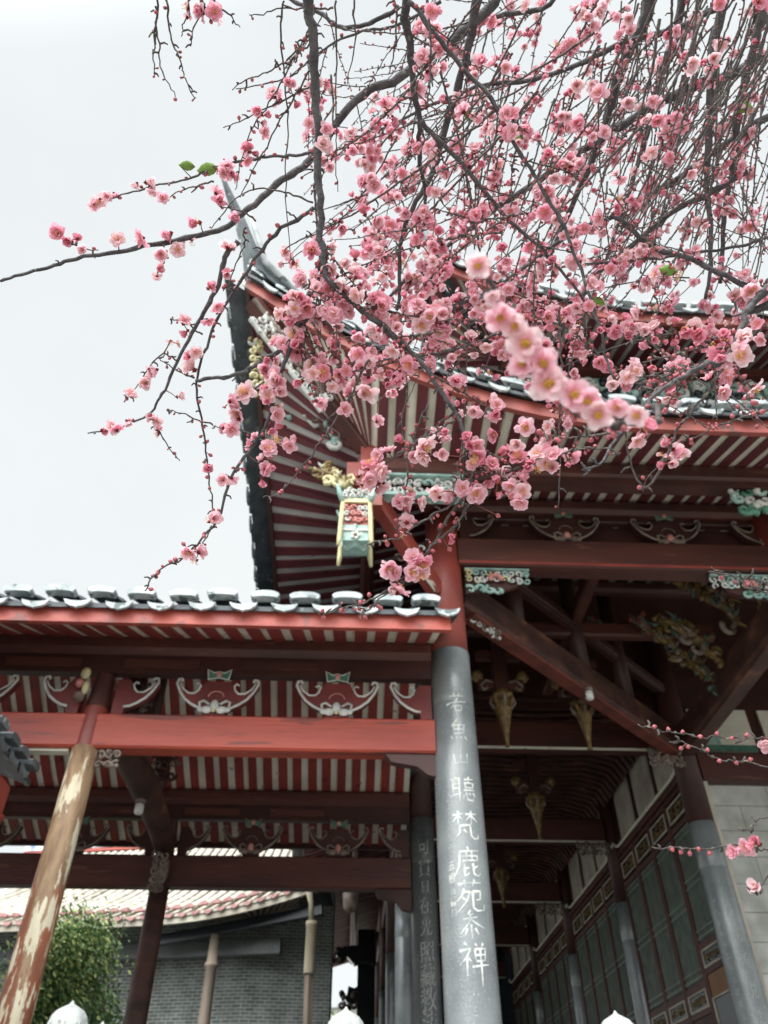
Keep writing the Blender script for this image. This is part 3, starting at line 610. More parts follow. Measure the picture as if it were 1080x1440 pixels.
# curved rafters over the walkway
mb=MB()
for i in range(76):
    y=11.3+i*.22
    for k in range(8):
        a0,a1=math.pi*k/8,math.pi*(k+1)/8
        p=[Vector((2.98-1.95*math.cos(a),y,5.72+.42*math.sin(a)+.10*math.sin(3*a))) for a in(a0,a1)]
        mb.beam(p[0],p[1],.11,.05,'brown_wood',.008)
vs=[]; 
for k in range(17):
    a=math.pi*k/16
    for y in (11.2,28.2): vs.append((2.98-1.95*math.cos(a),y,5.765+.42*math.sin(a)+.10*math.sin(3*a)))
mb.add(vs,[(2*k,2*k+2,2*k+3,2*k+1) for k in range(16)],'shaded_red'); mb.build('vaulted_ceiling',hall)
mb=MB(); mb.bb(1.0,5.6,27.3,27.4,TZ,6.3,'dark_panel'); mb.build('end_wall',hall); mb=MB(); mb.bb(1.12,13,11.25,11.3,5.9,7.7,'shaded_red'); mb.build('inner_wall',hall)
# hall side wall with lattice doors at x=5
wall=MB(); wall.bb(5.03,5.2,11.2,27,TZ,6.4,'shaded_red'); wall.build('wall',hall)
def leaf(y0,y1,kind,dark=False):
    f=MB(); X=5.0; fr='shaded_beam' if not dark else 'shaded_red'
    z1=4.72
    for a,b in ((y0,y0+.05),(y1-.05,y1)): f.bb(X-.035,X+.03,a,b,TZ+.02,z1,fr)
    lz0=2.72 if kind=='A' else 2.30
    rails=[(4.66,z1),(4.20,4.28),(lz0-.10,lz0-.02),(lz0-.40,lz0-.33),(.9,1.0)]
    for a,b in rails: f.bb(X-.03,X+.028,y0+.052,y1-.052,a,b,fr)
    d=f.build('door_leaf',hall)
    m=MB(); lb='lattice_green' if not dark else 'stone_dark'
    n=max(4,int((y1-y0-.1)/.055))
    for i in range(n):
        y=y0+.06+(y1-y0-.12)*(i+.5)/n; m.bb(X-.012,X+.004,y-.011,y+.011,lz0,4.19,lb)
    for z in (lz0+.04,lz0+.13,(lz0+4.2)/2-.05,(lz0+4.2)/2+.05,4.07,4.16): m.bb(X-.02,X-.013,y0+.055,y1-.055,z-.016,z+.016,'lattice_green')
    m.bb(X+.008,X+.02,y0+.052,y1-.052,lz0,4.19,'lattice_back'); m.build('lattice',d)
    def plaque(za,zb,gold=True,fill='dark_panel'):
        q=MB(); q.bb(X-.022,X-.006,y0+.10,y1-.10,za+.02,zb-.02,fill)
        for a,b,c,e in ((y0+.08,y1-.08,za,za+.022),(y0+.08,y1-.08,zb-.022,zb),(y0+.08,y0+.10,za+.0225,zb-.0225),(y1-.10,y1-.08,za+.0225,zb-.0225)): q.bb(X-.04,X-.008,a,b,c,e,'cream_dim')
        if gold: scrolls(q,(X-.028,y1-.14,za+.05),Vector((0,-1,0)),Vector((0,0,1)),(y1-y0-.28),zb-za-.1,int(y0*10)+int(za*7),['ochre'],.009,.09)
        q.build('plaque',d)
    plaque(4.34,4.60); plaque(lz0-.33,lz0-.11)
    p=MB(); p.bb(X-.014,X+.01,y0+.052,y1-.052,1.0,lz0-.405,'door_wood' if kind=='A' else 'brown_wood'); p.build('lower_panel',d)
    plaque(1.05,lz0-.68,False)
for bi,(ya,yb) in enumerate(((11.25,14.78),(15.22,18.78),(19.22,22.78),(23.2,26.8))):
    w=(yb-ya)/4
    for k in range(4): leaf(ya+k*w+.01,ya+(k+1)*w-.01,'A' if k==0 and bi==0 else 'B')
    t=MB(); t.bb(4.93,5.02,ya,yb,4.73,4.81,'shaded_beam')
    t.tube([(4.90,ya-.1,4.93),(4.90,ya,4.86),(4.90,ya+.2,4.84),(4.90,yb-.35,4.84),(4.90,yb-.2,4.87),(4.90,yb-.05,4.97),(4.90,yb+.06,4.94)],.026,'cream',6); t.build('cornice_moulding',hall)
    for k,(a,b) in enumerate(((.1,1.0),(1.2,2.1),(2.35,3.2))):
        if ya+b<yb-.1:
            q=MB(); q.plate([(0,0),(b-a,0),(b-a,.75),((b-a)*.75,1.0),(0,1.0)] if k==2 else [(0,0),(b-a,0),(b-a,.95),(0,.95)],(5.0,ya+a,4.95),(0,1,0),(0,0,1),.03,'cream_dim'); q.build('transom_panel',hall)
# front wall right of the porch
w=MB(); w.bb(5.12,13,11.12,11.35,TZ,4.62,'block_wall'); w.build('front_wall',hall)
w=MB(); w.beam((5.2,11.05,4.86),(13,11.05,4.86),.2,.44,'shaded_beam',.03); w.bb(5.18,5.24,10.96,11.11,TZ,4.62,'cream_dim'); w.build('front_wall_beam',hall)
w=MB(); w.bb(5.25,13,11.15,11.24,5.09,6.5,'shaded_red'); w.build('upper_wall',hall)
pn=MB(); pn.bb(5.30,6.25,11.10,11.145,5.16,5.86,'cream')
pn.bb(5.30,6.25,11.09,11.098,5.16,5.26,'green_carving'); pn.plate([(0,0),(.24,0),(.22,.14),(.28,.16),(.28,.20),(-.04,.20),(-.04,.16),(.02,.14)],(5.46,11.093,5.27),(1,0,0),(0,0,1),.006,'turquoise')
r=random.Random(5)
for k in range(9):
    a=r.uniform(.3,2.6); l=r.uniform(.12,.30); pn.plate([(0,0),(l*.5,.03),(l,0),(l*.5,-.03)],(5.58,11.091,5.50),(math.cos(a),0,math.sin(a)),(-math.sin(a),0,math.cos(a)),.004,'green_carving')
pn.build('painted_panel',hall)
pn=MB(); pn.bb(6.45,7.6,11.10,11.145,5.16,5.86,'cream'); pn.build('painted_panel',hall)
# upper tier: wall, turquoise frieze, upper eave
u=MB(); u.bb(2.1,13,7.3,26,7.5,9.75,'shaded_red'); u.build('upper_tier_wall',hall)
u=MB()
r=random.Random(9)
for k in range(20):
    x=2.2+k*.55; u.bb(x,x+.40,7.22,7.296,8.75,9.3,'turquoise' if k%3 else 'ridge_grey'); scrolls(u,(x,7.2,8.6),Vector((1,0,0)),Vector((0,0,1)),.45,.7,100+k,['turquoise','white_carving','dark_panel'],.035,.22)
u.bb(2.1,13,7.15,7.298,8.42,8.56,'tile_white'); u.bb(2.1,13,7.10,7.298,8.2,8.34,'ridge_grey'); u.bb(2.1,13,7.18,7.298,9.45,9.6,'shaded_beam'); u.build('turquoise_frieze',hall)
def E2(d): return Vector((1.05+d,6.15-.1*flare(d),9.2+(1.1*(1-d/3)**2 if d<3 else 0)))
def E2s(d): return Vector((1.05-.1*flare(d),6.15+d,9.2+(1.1*(1-d/3)**2 if d<3 else 0)))
def J2(d): return Vector((2.1+max(0,(d-.0))*(1 if d>1.05 else 1)-(1.05 if d>1.05 else d),7.3,9.78))
def J2f(d): return Vector((2.1 if d<1.05 else 1.05+d,7.3,9.78))
def J2s(d): return Vector((2.1,7.3 if d<1.15 else 6.15+d,9.78))
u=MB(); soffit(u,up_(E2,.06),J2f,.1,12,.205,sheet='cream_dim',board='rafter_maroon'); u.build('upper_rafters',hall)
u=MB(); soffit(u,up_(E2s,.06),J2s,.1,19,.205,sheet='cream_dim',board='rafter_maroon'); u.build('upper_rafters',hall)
board(E2,-.02,12,.19,.06,'dull_red').build('eave_fascia',hall); board(E2s,-.02,19,.17,.05,'shaded_red').build('eave_fascia',hall)
def T2(d): return Vector((max(5.5,1.05+d) if d>4 else 1.05+d*(4.45/4),10.6,12.6))
tiles(lambda d:E2(d)+Vector((0,-.1,.25)),lambda d:Vector((min(max(5.5,1.05+d),12),12,12.8)),-.05,12,.36,sag=.8).build('roof_tiles',hall)
tiles(lambda d:E2s(d)+Vector((-.1,0,.22)),lambda d:Vector((5.5,max(12,6.15+d),12.8)),-.05,19,.36,sag=.8,end='ridge_grey').build('roof_tiles',hall)
u=MB(); u.tube([(5.5,12,12.9),(3,8.6,11.0),(1.4,6.5,10.45),(1.0,6.05,10.75),(.8,5.85,11.3)],[.16,.15,.14,.10,.03],'ridge_grey',8); u.beam((5.4,12,13.0),(13,12,13.0),.3,.5,'ridge_grey'); u.build('ridge',hall)
# small lamp fixed under the diagonal brace
def small_lamp(name,label,p,group):
    t=thing(name,label,'lamp',p,group); m=MB(); x,y,z=p
    m.lathe((x,y,z-.11),[(.035,0),(.05,.02),(.05,.10),(.03,.12)],'lamp_glass',14); m.build('glass',t)
    m=MB(); m.lathe((x,y,z+.011),[(.045,0),(.055,.015),(.055,.035),(.02,.05)],'carving_dim',14); m.build('holder',t); return t
# ================================================================== covered gallery (left)
gal=thing('covered_gallery','open red covered gallery with striped rafters and white-edged roof tiles, left of the inscribed column','gallery',(-3,9,TZ))
GX0,GX1=-9.0,.86
tiles(lambda s:Vector((s,5.93,4.12)),lambda s:Vector((s,9.0,5.85)),GX0,.93,.378,sag=.2).build('roof_tiles',gal)
tiles(lambda s:Vector((s,12.07,4.12)),lambda s:Vector((s,9.0,5.85)),GX0,.93,.378,sag=.2).build('roof_tiles',gal)
m=MB(); m.beam((GX0,9,5.95),(.9,9,5.95),.26,.34,'ridge_grey',.03); m.build('ridge',gal)
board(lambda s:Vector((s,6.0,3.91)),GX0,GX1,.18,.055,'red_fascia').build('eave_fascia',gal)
board(lambda s:Vector((s,12.0,3.91)),GX0,GX1,.17,.055,'shaded_red').build('eave_fascia',gal)
def prof(y):  # underside of the rafters, gently curved
    t=abs(y-9)/3; return 5.47-1.50*t+.10*math.sin(math.pi*t)*-1
for y0,y1,nm in ((6.04,9,'f'),(11.96,9,'b')):
    m=MB()
    for k in range(5):
        a=y0+(y1-y0)*k/5; b=y0+(y1-y0)*(k+1)/5
        soffit(m,lambda s,a=a:Vector((s,a,prof(a))),lambda s,b=b:Vector((s,b,prof(b))),GX0,.80,.2085,.58)
    m.build('rafter_ceiling',gal)
for y in (7,11):
    f=y==7; x1=.77 if f else .80
    pm='shaded_beam' if f else 'shaded_beam'
    m=MB(); m.beam((GX0,y,4.27),(x1,y,4.27),.22,.22,pm,.06); m.bb(GX0,x1,y-.05,y+.05,3.95,4.158,'shaded_red')
    m.build('purlin',gal)
    for i in range(5):
        m=MB(); xc=-.785-1.19*i; m.bb(xc-.38,xc+.38,y-.075,y-.052,4.0,4.10,'shaded_beam'); m.build('frieze_panel',gal)
    bz=3.15 if f else 3.06
    m=MB(); m.beam((GX0,y,bz+.165 if f else bz+.2),(x1,y,bz+.165 if f else bz+.2),.2,.345 if f else .40,'red_beam' if f else 'shaded_beam',.02); m.build('beam',gal)
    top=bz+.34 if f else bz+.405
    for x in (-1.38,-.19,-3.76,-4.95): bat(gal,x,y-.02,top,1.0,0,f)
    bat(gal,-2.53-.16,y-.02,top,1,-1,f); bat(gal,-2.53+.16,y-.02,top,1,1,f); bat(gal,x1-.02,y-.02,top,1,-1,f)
# small flower carving on the front column head
m=MB(); m.ball((-2.68,6.85,3.88),.05,'yellow',8,5,(1,.7,1.3)); m.ball((-2.71,6.85,3.77),.045,'pink_carving',8,5); m.ball((-2.64,6.84,3.72),.05,'yellow',8,5,(.7,.7,1.6)); m.ball((-2.68,6.84,3.62),.055,'carving_dim',8,5); m.build('carved_flower',gal)
# timber columns
for x,y,mt,zt in ((-2.53,7,'peeled_column',3.16),(-2.53,11,'brown_wood',3.07),(-6.5,7,'peeled_column',3.16),(-6.5,11,'brown_wood',3.07)):
    m=MB(); m.lathe((x,y,0),[(.137,TZ+.26),(.136,1.2),(.130,2.4),(.126,zt)],mt,28); c=m.build('column',gal)
    s=MB(); s.lathe((x,y,0),[(.22,TZ+.002),(.22,TZ+.1),(.19,TZ+.2),(.15,TZ+.262)],'granite',24); s.build('stone_base',c)
    u=MB(); u.lathe((x,y,0),[(.122,zt+.003),(.115,zt+.40)],'red_paint' if y==7 else 'shaded_red',24,cap=False); u.lathe((x,y,0),[(.1145,zt+.401),(.09,3.93)],'shaded_beam',24,cap=False); u.build('column_head',c)  # upper head darker: shade below the eave painted into the colour
# tie beams between front and back columns, queen posts and carvings
for x in (-2.53,-6.5):
    pts=[Vector((x,7.1,3.52)),Vector((x,7.7,3.66)),Vector((x,9,3.72)),Vector((x,10.3,3.66)),Vector((x,10.9,3.52))]
    m=MB(); m.tube(pts,[.13,.16,.17,.16,.13],'brown_wood',12); m.build('tie_beam',gal)
    for y in (8.1,9.9):
        m=MB(); m.lathe((x,y,0),[(.09,3.8),(.10,4.2),(.09,prof(y)-.06)],'shaded_red',14); m.build('queen_post',gal)
        m=MB(); scrolls(m,(x-.24,y-.12,4.02),Vector((1,0,0)),Vector((0,0,1)),.48,.4,int(y*3),['shaded_red','carving_dim'],.022,.13); m.build('carved_bracket',gal)
    m=MB(); m.beam((x,7.9,4.35),(x,10.1,4.35),.13,.18,'shaded_red'); m.lathe((x,9,0),[(.08,4.4),(.08,5.4)],'shaded_red',12); m.build('upper_tie',gal)
for y in (8.1,9.9,9.0):
    m=MB(); m.beam((GX0,y,prof(y)-.13),(.8,y,prof(y)-.13),.14,.14,'shaded_beam',.04)
    if y!=9.0 : m.build('purlin',gal)
m=MB(); m.tube([(-2.53+.05,10.80,3.35),(-2.53+.04,10.78,3.15),(-2.53,10.8,2.95)],[.07,.09,.03],'carving_dim',7); scrolls(m,(-2.63,10.72,2.95),Vector((1,0,0)),Vector((0,0,1)),.22,.5,71,['carving_dim'],.018,.1); m.build('carved_drop',gal)
m=MB(); scrolls(m,(-2.39,6.93,2.93),Vector((1,0,0)),Vector((0,0,1)),.22,.2,72,['carving_dim'],.014,.08); m.build('carved_bracket',gal); m=MB(); m.bb(-3.2,-2.68,6.95,7.05,3.12,3.142,'cream'); m.build('cream_strip',gal)
m=MB(); m.plate([(0,0),(-.48,0),(-.44,-.10),(-.2,-.14),(-.12,-.24),(0,-.26)],(.80,10.95,4.15-1.1),(1,0,0),(0,0,1),.1,'shaded_red'); m.build('spandrel_bracket',gal); m=MB(); m.plate([(0,0),(-.5,0),(-.44,-.08),(-.2,-.12),(-.10,-.2),(0,-.22)],(.79,6.98,3.14),(1,0,0),(0,0,1),.09,'shaded_red'); m.build('spandrel_bracket',gal)
small_lamp('ceiling_lamp','small white lamp under the curved tie beam of the left gallery',PY(197,1131,8.6),None)
lp=PY(828,973,8.7); small_lamp('ceiling_lamp','small white lamp hanging from the dark diagonal brace right of the inscribed column',(lp.x,lp.y,lp.z),None)

# ================================================================== gate house roof at the far left
gh=thing('gatehouse','low red-boarded gatehouse whose grey tiled eave juts in at the left edge','gatehouse',(-4.6,5,GZ))
EG=lambda s:Vector((-2.99+.0*(6.9-s),s,2.74)); TG=lambda s:Vector((-4.6,s,3.62))
tiles(lambda s:EG(6.95-s)+Vector((.06,0,.12)),lambda s:TG(6.95-s),0,4.2,.27,sag=.1,cw=.2,rise=.055,end='ridge_grey').build('roof_tiles',gh)
tiles(lambda s:Vector((-6.3,2.75+s,2.80)),lambda s:Vector((-4.6,2.75+s,3.62)),0,4.2,.27,sag=.1,cw=.2,rise=.055,end='ridge_grey').build('roof_tiles',gh)
m=MB(); 
m.add([(x-.14,y,z-.26) for x,y,z in [(-2.86,6.85,2.72),(-4.6,6.85,3.66),(-6.1,6.85,2.8),(-6.1,6.85,2.6),(-4.6,6.85,3.4),(-3.05,6.85,2.5),(-2.86,6.80,2.72),(-4.6,6.80,3.66),(-6.1,6.80,2.8),(-6.1,6.80,2.6),(-4.6,6.80,3.4),(-3.05,6.80,2.5)]],[(0,1,4,5),(1,2,3,4),(11,10,7,6),(10,9,8,7),(0,5,11,6),(5,4,10,11),(4,3,9,10),(0,6,7,1),(1,7,8,2)],'red_fascia'); m.build('bargeboard',gh)
m=MB(); m.bb(-3.07,-3.02,2.75,6.79,2.38,2.70,'red_fascia'); m.build('eave_fascia',gh)
m=MB()
for y in (3.0,6.5):
    for x in(-6.0,-3.2-.4): m.bb(x-.12,x+.12,y-.12,y+.12,GZ,2.9,'shaded_red')
m.build('posts',gh) if False else None
for y in (3.0,6.5):
    for x in(-6.0,-3.7): m=MB(); m.bb(x-.12,x+.12,y-.12,y+.12,GZ,2.8,'shaded_red'); m.build('post',gh)

# ================================================================== balustrade with lotus finials
bal=thing('stone_balustrade','pale stone balustrade with lotus-bud finials just in view along the bottom edge','balustrade',(0,5.5,TZ))
def finial(x,y,zt,parent):
    p=MB(); p.bb(x-.09,x+.09,y-.09,y+.09,TZ,zt-.30,'granite'); po=p.build('post',parent)
    q=MB(); q.lathe((x,y,zt-.30),[(.095,.0),(.06,.02),(.055,.05),(.095,.07)],'granite',20)
    def sq(a,z): return 1+.05*abs(math.cos(4*a))
    q.lathe((x,y,zt-.24),[(.04,0),(.085,.03),(.108,.08),(.110,.125),(.100,.160),(.076,.188),(.040,.208),(.014,.222),(.003,.240)],'granite',32,sq)
    for row,(zz,rr,hh,nn) in enumerate(((.03,.098,.10,8),(.07,.110,.09,8))):
        for k in range(nn):
            a=2*math.pi*(k+.5*row)/nn; c=Vector((x+rr*math.cos(a),y+rr*math.sin(a),zt-.24+zz)); t=Vector((-math.sin(a),math.cos(a),0)); o=Vector((math.cos(a),math.sin(a),0))
            q.tube([c-t*.037,c-t*.033+Vector((0,0,.05)),c+Vector((0,0,hh))-o*.02,c+t*.033+Vector((0,0,.05)),c+t*.037],.005,'granite',5)
    q.build('lotus_finial',po)
for i in range(-4,8):
    x=-.01+1.65*i
    if i==0 or i<=-1 or i>=1: finial(x,5.5,{-1:.893,0:.872}.get(i,.862),bal)
    if i<7:
        m=MB(); m.bb(x+.092,x+1.558,5.44,5.56,.38,.50,'granite'); m.bb(x+.092,x+1.558,5.46,5.54,TZ+.02,.10,'granite'); m.build('rail',bal)
finial(-1.68,6.35,.91,bal)

# ================================================================== far hall with long curved roof (left background)
fh=thing('far_hall','distant grey brick hall with a long curved cream-tiled roof, seen under the left gallery beam','hall',(-6,18,GZ))
ca,sa=math.cos(R_(11)),math.sin(R_(11))
def FP(s,t,z): return Vector((-9.5+s*ca+t*sa, 18.4-s*sa+t*ca, z))
L0=9.25
def fz(s): return 4.33+(.60*max(0,(s-5.4)/3.85)**2)+.15*max(0,(2-s)/2)
tiles(lambda s:FP(s,-.0,fz(s)),lambda s:FP(s*.82+.6,5.2,7.35),0,L0,.27,sag=.55,nseg=14,cw=.19,rise=.08,body='far_tile',end='far_tile_end').build('roof_tiles',fh)
m=MB(); board(lambda s:FP(s,.06,fz(s)-.20),0,L0,.13,.06,'cream_dim').build('eave_fascia',fh)
m=MB(); 
for s in range(14):
    a=FP(-1+s*.62,5.2,7.72); b=FP(-1+(s+1)*.62,5.2,7.72); m.beam(a,b,.22,.42,'blue_white',.01); m.beam(a+Vector((0,0,-.27)),b+Vector((0,0,-.27)),.26,.08,'red_fascia',.01)
m.build('ridge',fh)
mm=MATS['far_tile']
m=MB()
a=FP(-.5,1.6,0); 
m.add([FP(-1,1.5,GZ),FP(7.2,1.5,GZ),FP(7.2,1.5,4.75),FP(-1,1.5,4.75),FP(-1,1.8,GZ),FP(7.2,1.8,GZ),FP(7.2,1.8,4.75),FP(-1,1.8,4.75)],[(0,1,2,3),(5,4,7,6),(1,5,6,2),(4,0,3,7),(3,2,6,7)],'grey_brick'); m.build('brick_wall',fh)
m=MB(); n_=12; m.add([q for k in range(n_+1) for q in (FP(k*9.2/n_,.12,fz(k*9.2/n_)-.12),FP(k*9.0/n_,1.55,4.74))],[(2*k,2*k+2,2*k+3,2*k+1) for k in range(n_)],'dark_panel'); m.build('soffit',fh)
m=MB(); m.beam(FP(-1,1.2,3.92),FP(8,1.2,3.92),.2,.3,'stone_dark'); m.beam(FP(5.5,.7,4.0),FP(9.0,.5,4.4),.14,.2,'dark_panel'); m.build('beam',fh)
for s in (6.75,):
    m=MB(); p=FP(s,.6,0); m.lathe(p,[(.14,GZ+.3),(.12,2.0),(.11,3.45),(.14,3.47),(.14,3.53),(.11,3.55),(.09,4.05)],'old_wood',16); m.build('column',fh)
m=MB()
for k in range(19):
    s=5.9+k*.175; m.beam(FP(s,.1,fz(s)-.14),FP(6.3+k*.08,2.2,4.75),.07,.06,'old_wood',.005)
m.build('rafters',fh)
m=MB(); m.add([FP(7.2,1.5,GZ),FP(8.9,2.0,GZ),FP(8.9,2.0,5.2),FP(7.2,1.5,4.9),FP(7.2,1.7,GZ),FP(8.9,2.2,GZ),FP(8.9,2.2,5.2),FP(7.2,1.7,4.9)],[(0,1,2,3),(5,4,7,6),(3,2,6,7),(1,5,6,2),(4,0,3,7)],'grey_brick'); m.build('side_wall',fh)
m=MB(); p=PY(436,1340,15.2); q=PY(434,1262,15.2)
m.lathe((p.x,p.y,0),[(.09,2.88),(.095,2.9),(.095,3.62),(.105,3.63),(.105,3.70),(.08,3.71)],'bamboo',16); m.tube([(p.x-.01,p.y,3.7),(p.x-.03,p.y,4.0),(q.x,q.y,q.z+.1)],[.05,.045,.06],'bamboo',8); m.build('downpipe',fh)
m=MB(); m.beam((p.x,p.y,2.9),(p.x+.12,p.y+.1,GZ),.12,.12,'old_wood'); m.build('prop_post',fh)

# dark service wing behind the walkway
dw=thing('rear_wing','dark timber rear wing beyond the gallery, left of the row of stone columns','building',(.2,26,GZ))
m=MB()
for k,(x0,x1,z0,z1) in enumerate(((-.35,.75,4.9,5.25),(-.05,.75,4.0,4.5),(.1,.75,3.2,3.6))): m.plate([(0,.1),(.18,0),(.3,.08),(.5,-.12),(.75,-.02),(x1-x0,-.1),(x1-x0,z1-z0),(.4,z1-z0),(.22,(z1-z0)*.8),(.05,(z1-z0)*.9)],(x0,24.1+k,z0),(1,0,0),(0,0,1),.3,'dark_panel'); scrolls(m,(x0-.2,24+k,z0-.1),Vector((1,0,0)),Vector((0,0,1)),.5,.4,k+50,['dark_panel','carving_dim'],.05,.16)
m.bb(.25,.75,25,25.3,GZ,5.9,'dark_panel'); m.build('wall',dw)
m=MB(); scrolls(m,(-.1,24.6,2.55),Vector((1,0,0)),Vector((0,0,1)),.8,.35,88,['dark_panel'],.05,.16); m.bb(-.3,.7,24.6,24.7,2.9,3.2,'dark_panel'); m.build('carved_board',dw)
m=MB(); m.lathe((.0,13.2,0),[(.05,3.35),(.10,3.42),(.11,3.62),(.085,3.7),(.085,3.98)],'carving_dim',8,lambda a,z:1+.15*math.cos(4*a)); m.build('hanging_carving',hall)

# things beyond, overexposure painted in as pale colour
pb=thing('pale_building','overexposed building far beyond, painted pale, in the gap under the dark eaves','building',(1,46,GZ))
m=MB(); m.bb(-6,9,46,52,GZ,7.2,'pale_wall'); m.build('wall',pb)
m=MB()
for i in range(7):
    for j in range(3): m.bb(-5+i*2,-4.1+i*2,45.93,46.0-.002,.2+j*2.2,1.5+j*2.2,'stone_dark')
m.build('windows',pb) if False else None
for i in range(7):
    for j in range(3):
        m=MB(); m.bb(-5+i*2,-4.1+i*2,45.93,45.998,.2+j*2.2,1.5+j*2.2,'inscription_dim'); m.build('window',pb)
m=MB(); m.bb(-6.4,9.4,45.6,52.4,7.2,7.4,'tile_white'); m.build('roof',pb)
pv=thing('small_pavilion','small pavilion with a red striped curved roof, bottom centre beyond the downpipe','pavilion',(-1.7,24,GZ))
m=MB(); soffit(m,lambda s:Vector((-2.9+s,24,2.95+.25*(s/1.7)**2)),lambda s:Vector((-2.9+s*.9,26,3.9)),0,1.75,.16,.55,sheet='cream',board='red_paint'); m.build('roof',pv)
m=MB(); m.tube([(-2.9+s,23.95,3.0+.25*(s/1.7)**2) for s in (0,.4,.8,1.2,1.75)],.05,'red_fascia',6); m.build('eave_board',pv)
for x in(-2.7,-1.6): m=MB(); m.lathe((x,24.5,0),[(.1,GZ),(.1,3.05)],'red_paint',12); m.build('post',pv)

# ---- trees of the background
def leafcloud(mb, pts, m, size, r, tips=None):
    for p in pts:
        n=Vector((r.gauss(0,1),r.gauss(0,1),r.gauss(0,1))).normalized(); t=n.orthogonal().normalized(); b=n.cross(t); s=size*r.uniform(.6,1.4)
        mb.add([p-t*s*.4,p+b*s,p+t*s*.4,p-b*s*.9],[(0,1,2,3)],tips if tips and r.random()<.35 else m)
def bush(name,label,cat,base,h,rad,n,size,m,tips,seed,group=None,trunk='old_wood',cone=False):
    r=random.Random(seed); t=thing(name,label,cat,base,group); base=Vector(base)
    tr=MB(); tr.tube([base,base+Vector((.05,0,h*.4)),base+Vector((0,0,h*.85))],[rad*.10,rad*.07,.02],trunk,8)
    cl=[]
    for k in range(60):
        a=r.uniform(0,6.28); zz=r.uniform(.22,.95)**.9; rr=(rad*(1-zz)**.6*1.25 if cone else rad*math.sin(math.pi*min(.97,zz*.8+.15)))*r.uniform(.55,1.0)
        c=base+Vector((rr*math.cos(a),rr*math.sin(a),h*zz)); s=base+Vector((0,0,h*zz*.75)); tr.tube([s,s.lerp(c,.6)+Vector((0,0,.05)),c],[.03,.02,.008],trunk,5); cl.append((c,s))
    tr.build('trunk',t); f=MB(); pts=[]
    for k in range(n):
        c,s=cl[r.randrange(len(cl))]; q=s.lerp(c,r.uniform(.45,1.12)); e=rad*.15
        pts.append(q+Vector((r.gauss(0,e),r.gauss(0,e),r.gauss(0,e*.9))))
    leafcloud(f,pts,m,size,r,tips); f.build('foliage',t); return t
bush('conifer','bushy green conifer behind the peeling column at lower left','tree',(-4.35,13.6,GZ),5.02,1.42,42000,.040,'conifer_leaf','conifer_tip',4,cone=True)
bush('conifer','low dark conifer at the foot of the taller one at lower left','tree',(-3.6,13.2,GZ),3.9,1.0,11000,.042,'conifer_leaf',None,9,cone=True)
bush('background_tree','overexposed leafy tree beyond the eave gap at bottom centre','tree',(-.9,38,GZ),7.4,1.6,3000,.16,'tree_leaf','pale_wall',12)  # wall-white tips paint overexposure into the foliage
bush('background_tree','shorter overexposed tree right of the other one at bottom centre','tree',(1.0,37,GZ),5.8,1.3,2500,.16,'tree_leaf','pale_wall',14)
# ================================================================== blossoming plum tree overhead
tree=thing('plum_tree','weeping plum tree with dark drooping twigs and pink blossoms, hanging before the temple','tree',(2.3,-.9,GZ))
HUB=Vector((1.5,-.55,2.35)); rt=random.Random(11)
def smooth(P, n):
    """Catmull-Rom through (vector, radius) list"""
    out=[]; K=len(P)
    for i in range(K-1):
        p0,p1,p2,p3=P[max(i-1,0)],P[i],P[i+1],P[min(i+2,K-1)]
        for k in range(n):
            t=k/n; t2=t*t; t3=t2*t
            v=(p1[0]*2+(p2[0]-p0[0])*t+(p0[0]*2-p1[0]*5+p2[0]*4-p3[0])*t2+(p1[0]*3-p0[0]-p2[0]*3+p3[0])*t3)*.5
            out.append((v,p1[1]+(p2[1]-p1[1])*t))
    out.append(P[-1]); return out
SAMP=[]      # (px,py,point,tangent,order)
def sample(path):
    for i in range(len(path)-1):
        a,b=path[i][0],path[i+1][0]; k=max(1,int((b-a).length/.012))
        for j in range(k):
            p=a.lerp(b,j/k); x,y=proj(p)
            if -30<x<1110 and -30<y<1470: SAMP.append((x,y,p,(b-a).normalized()))
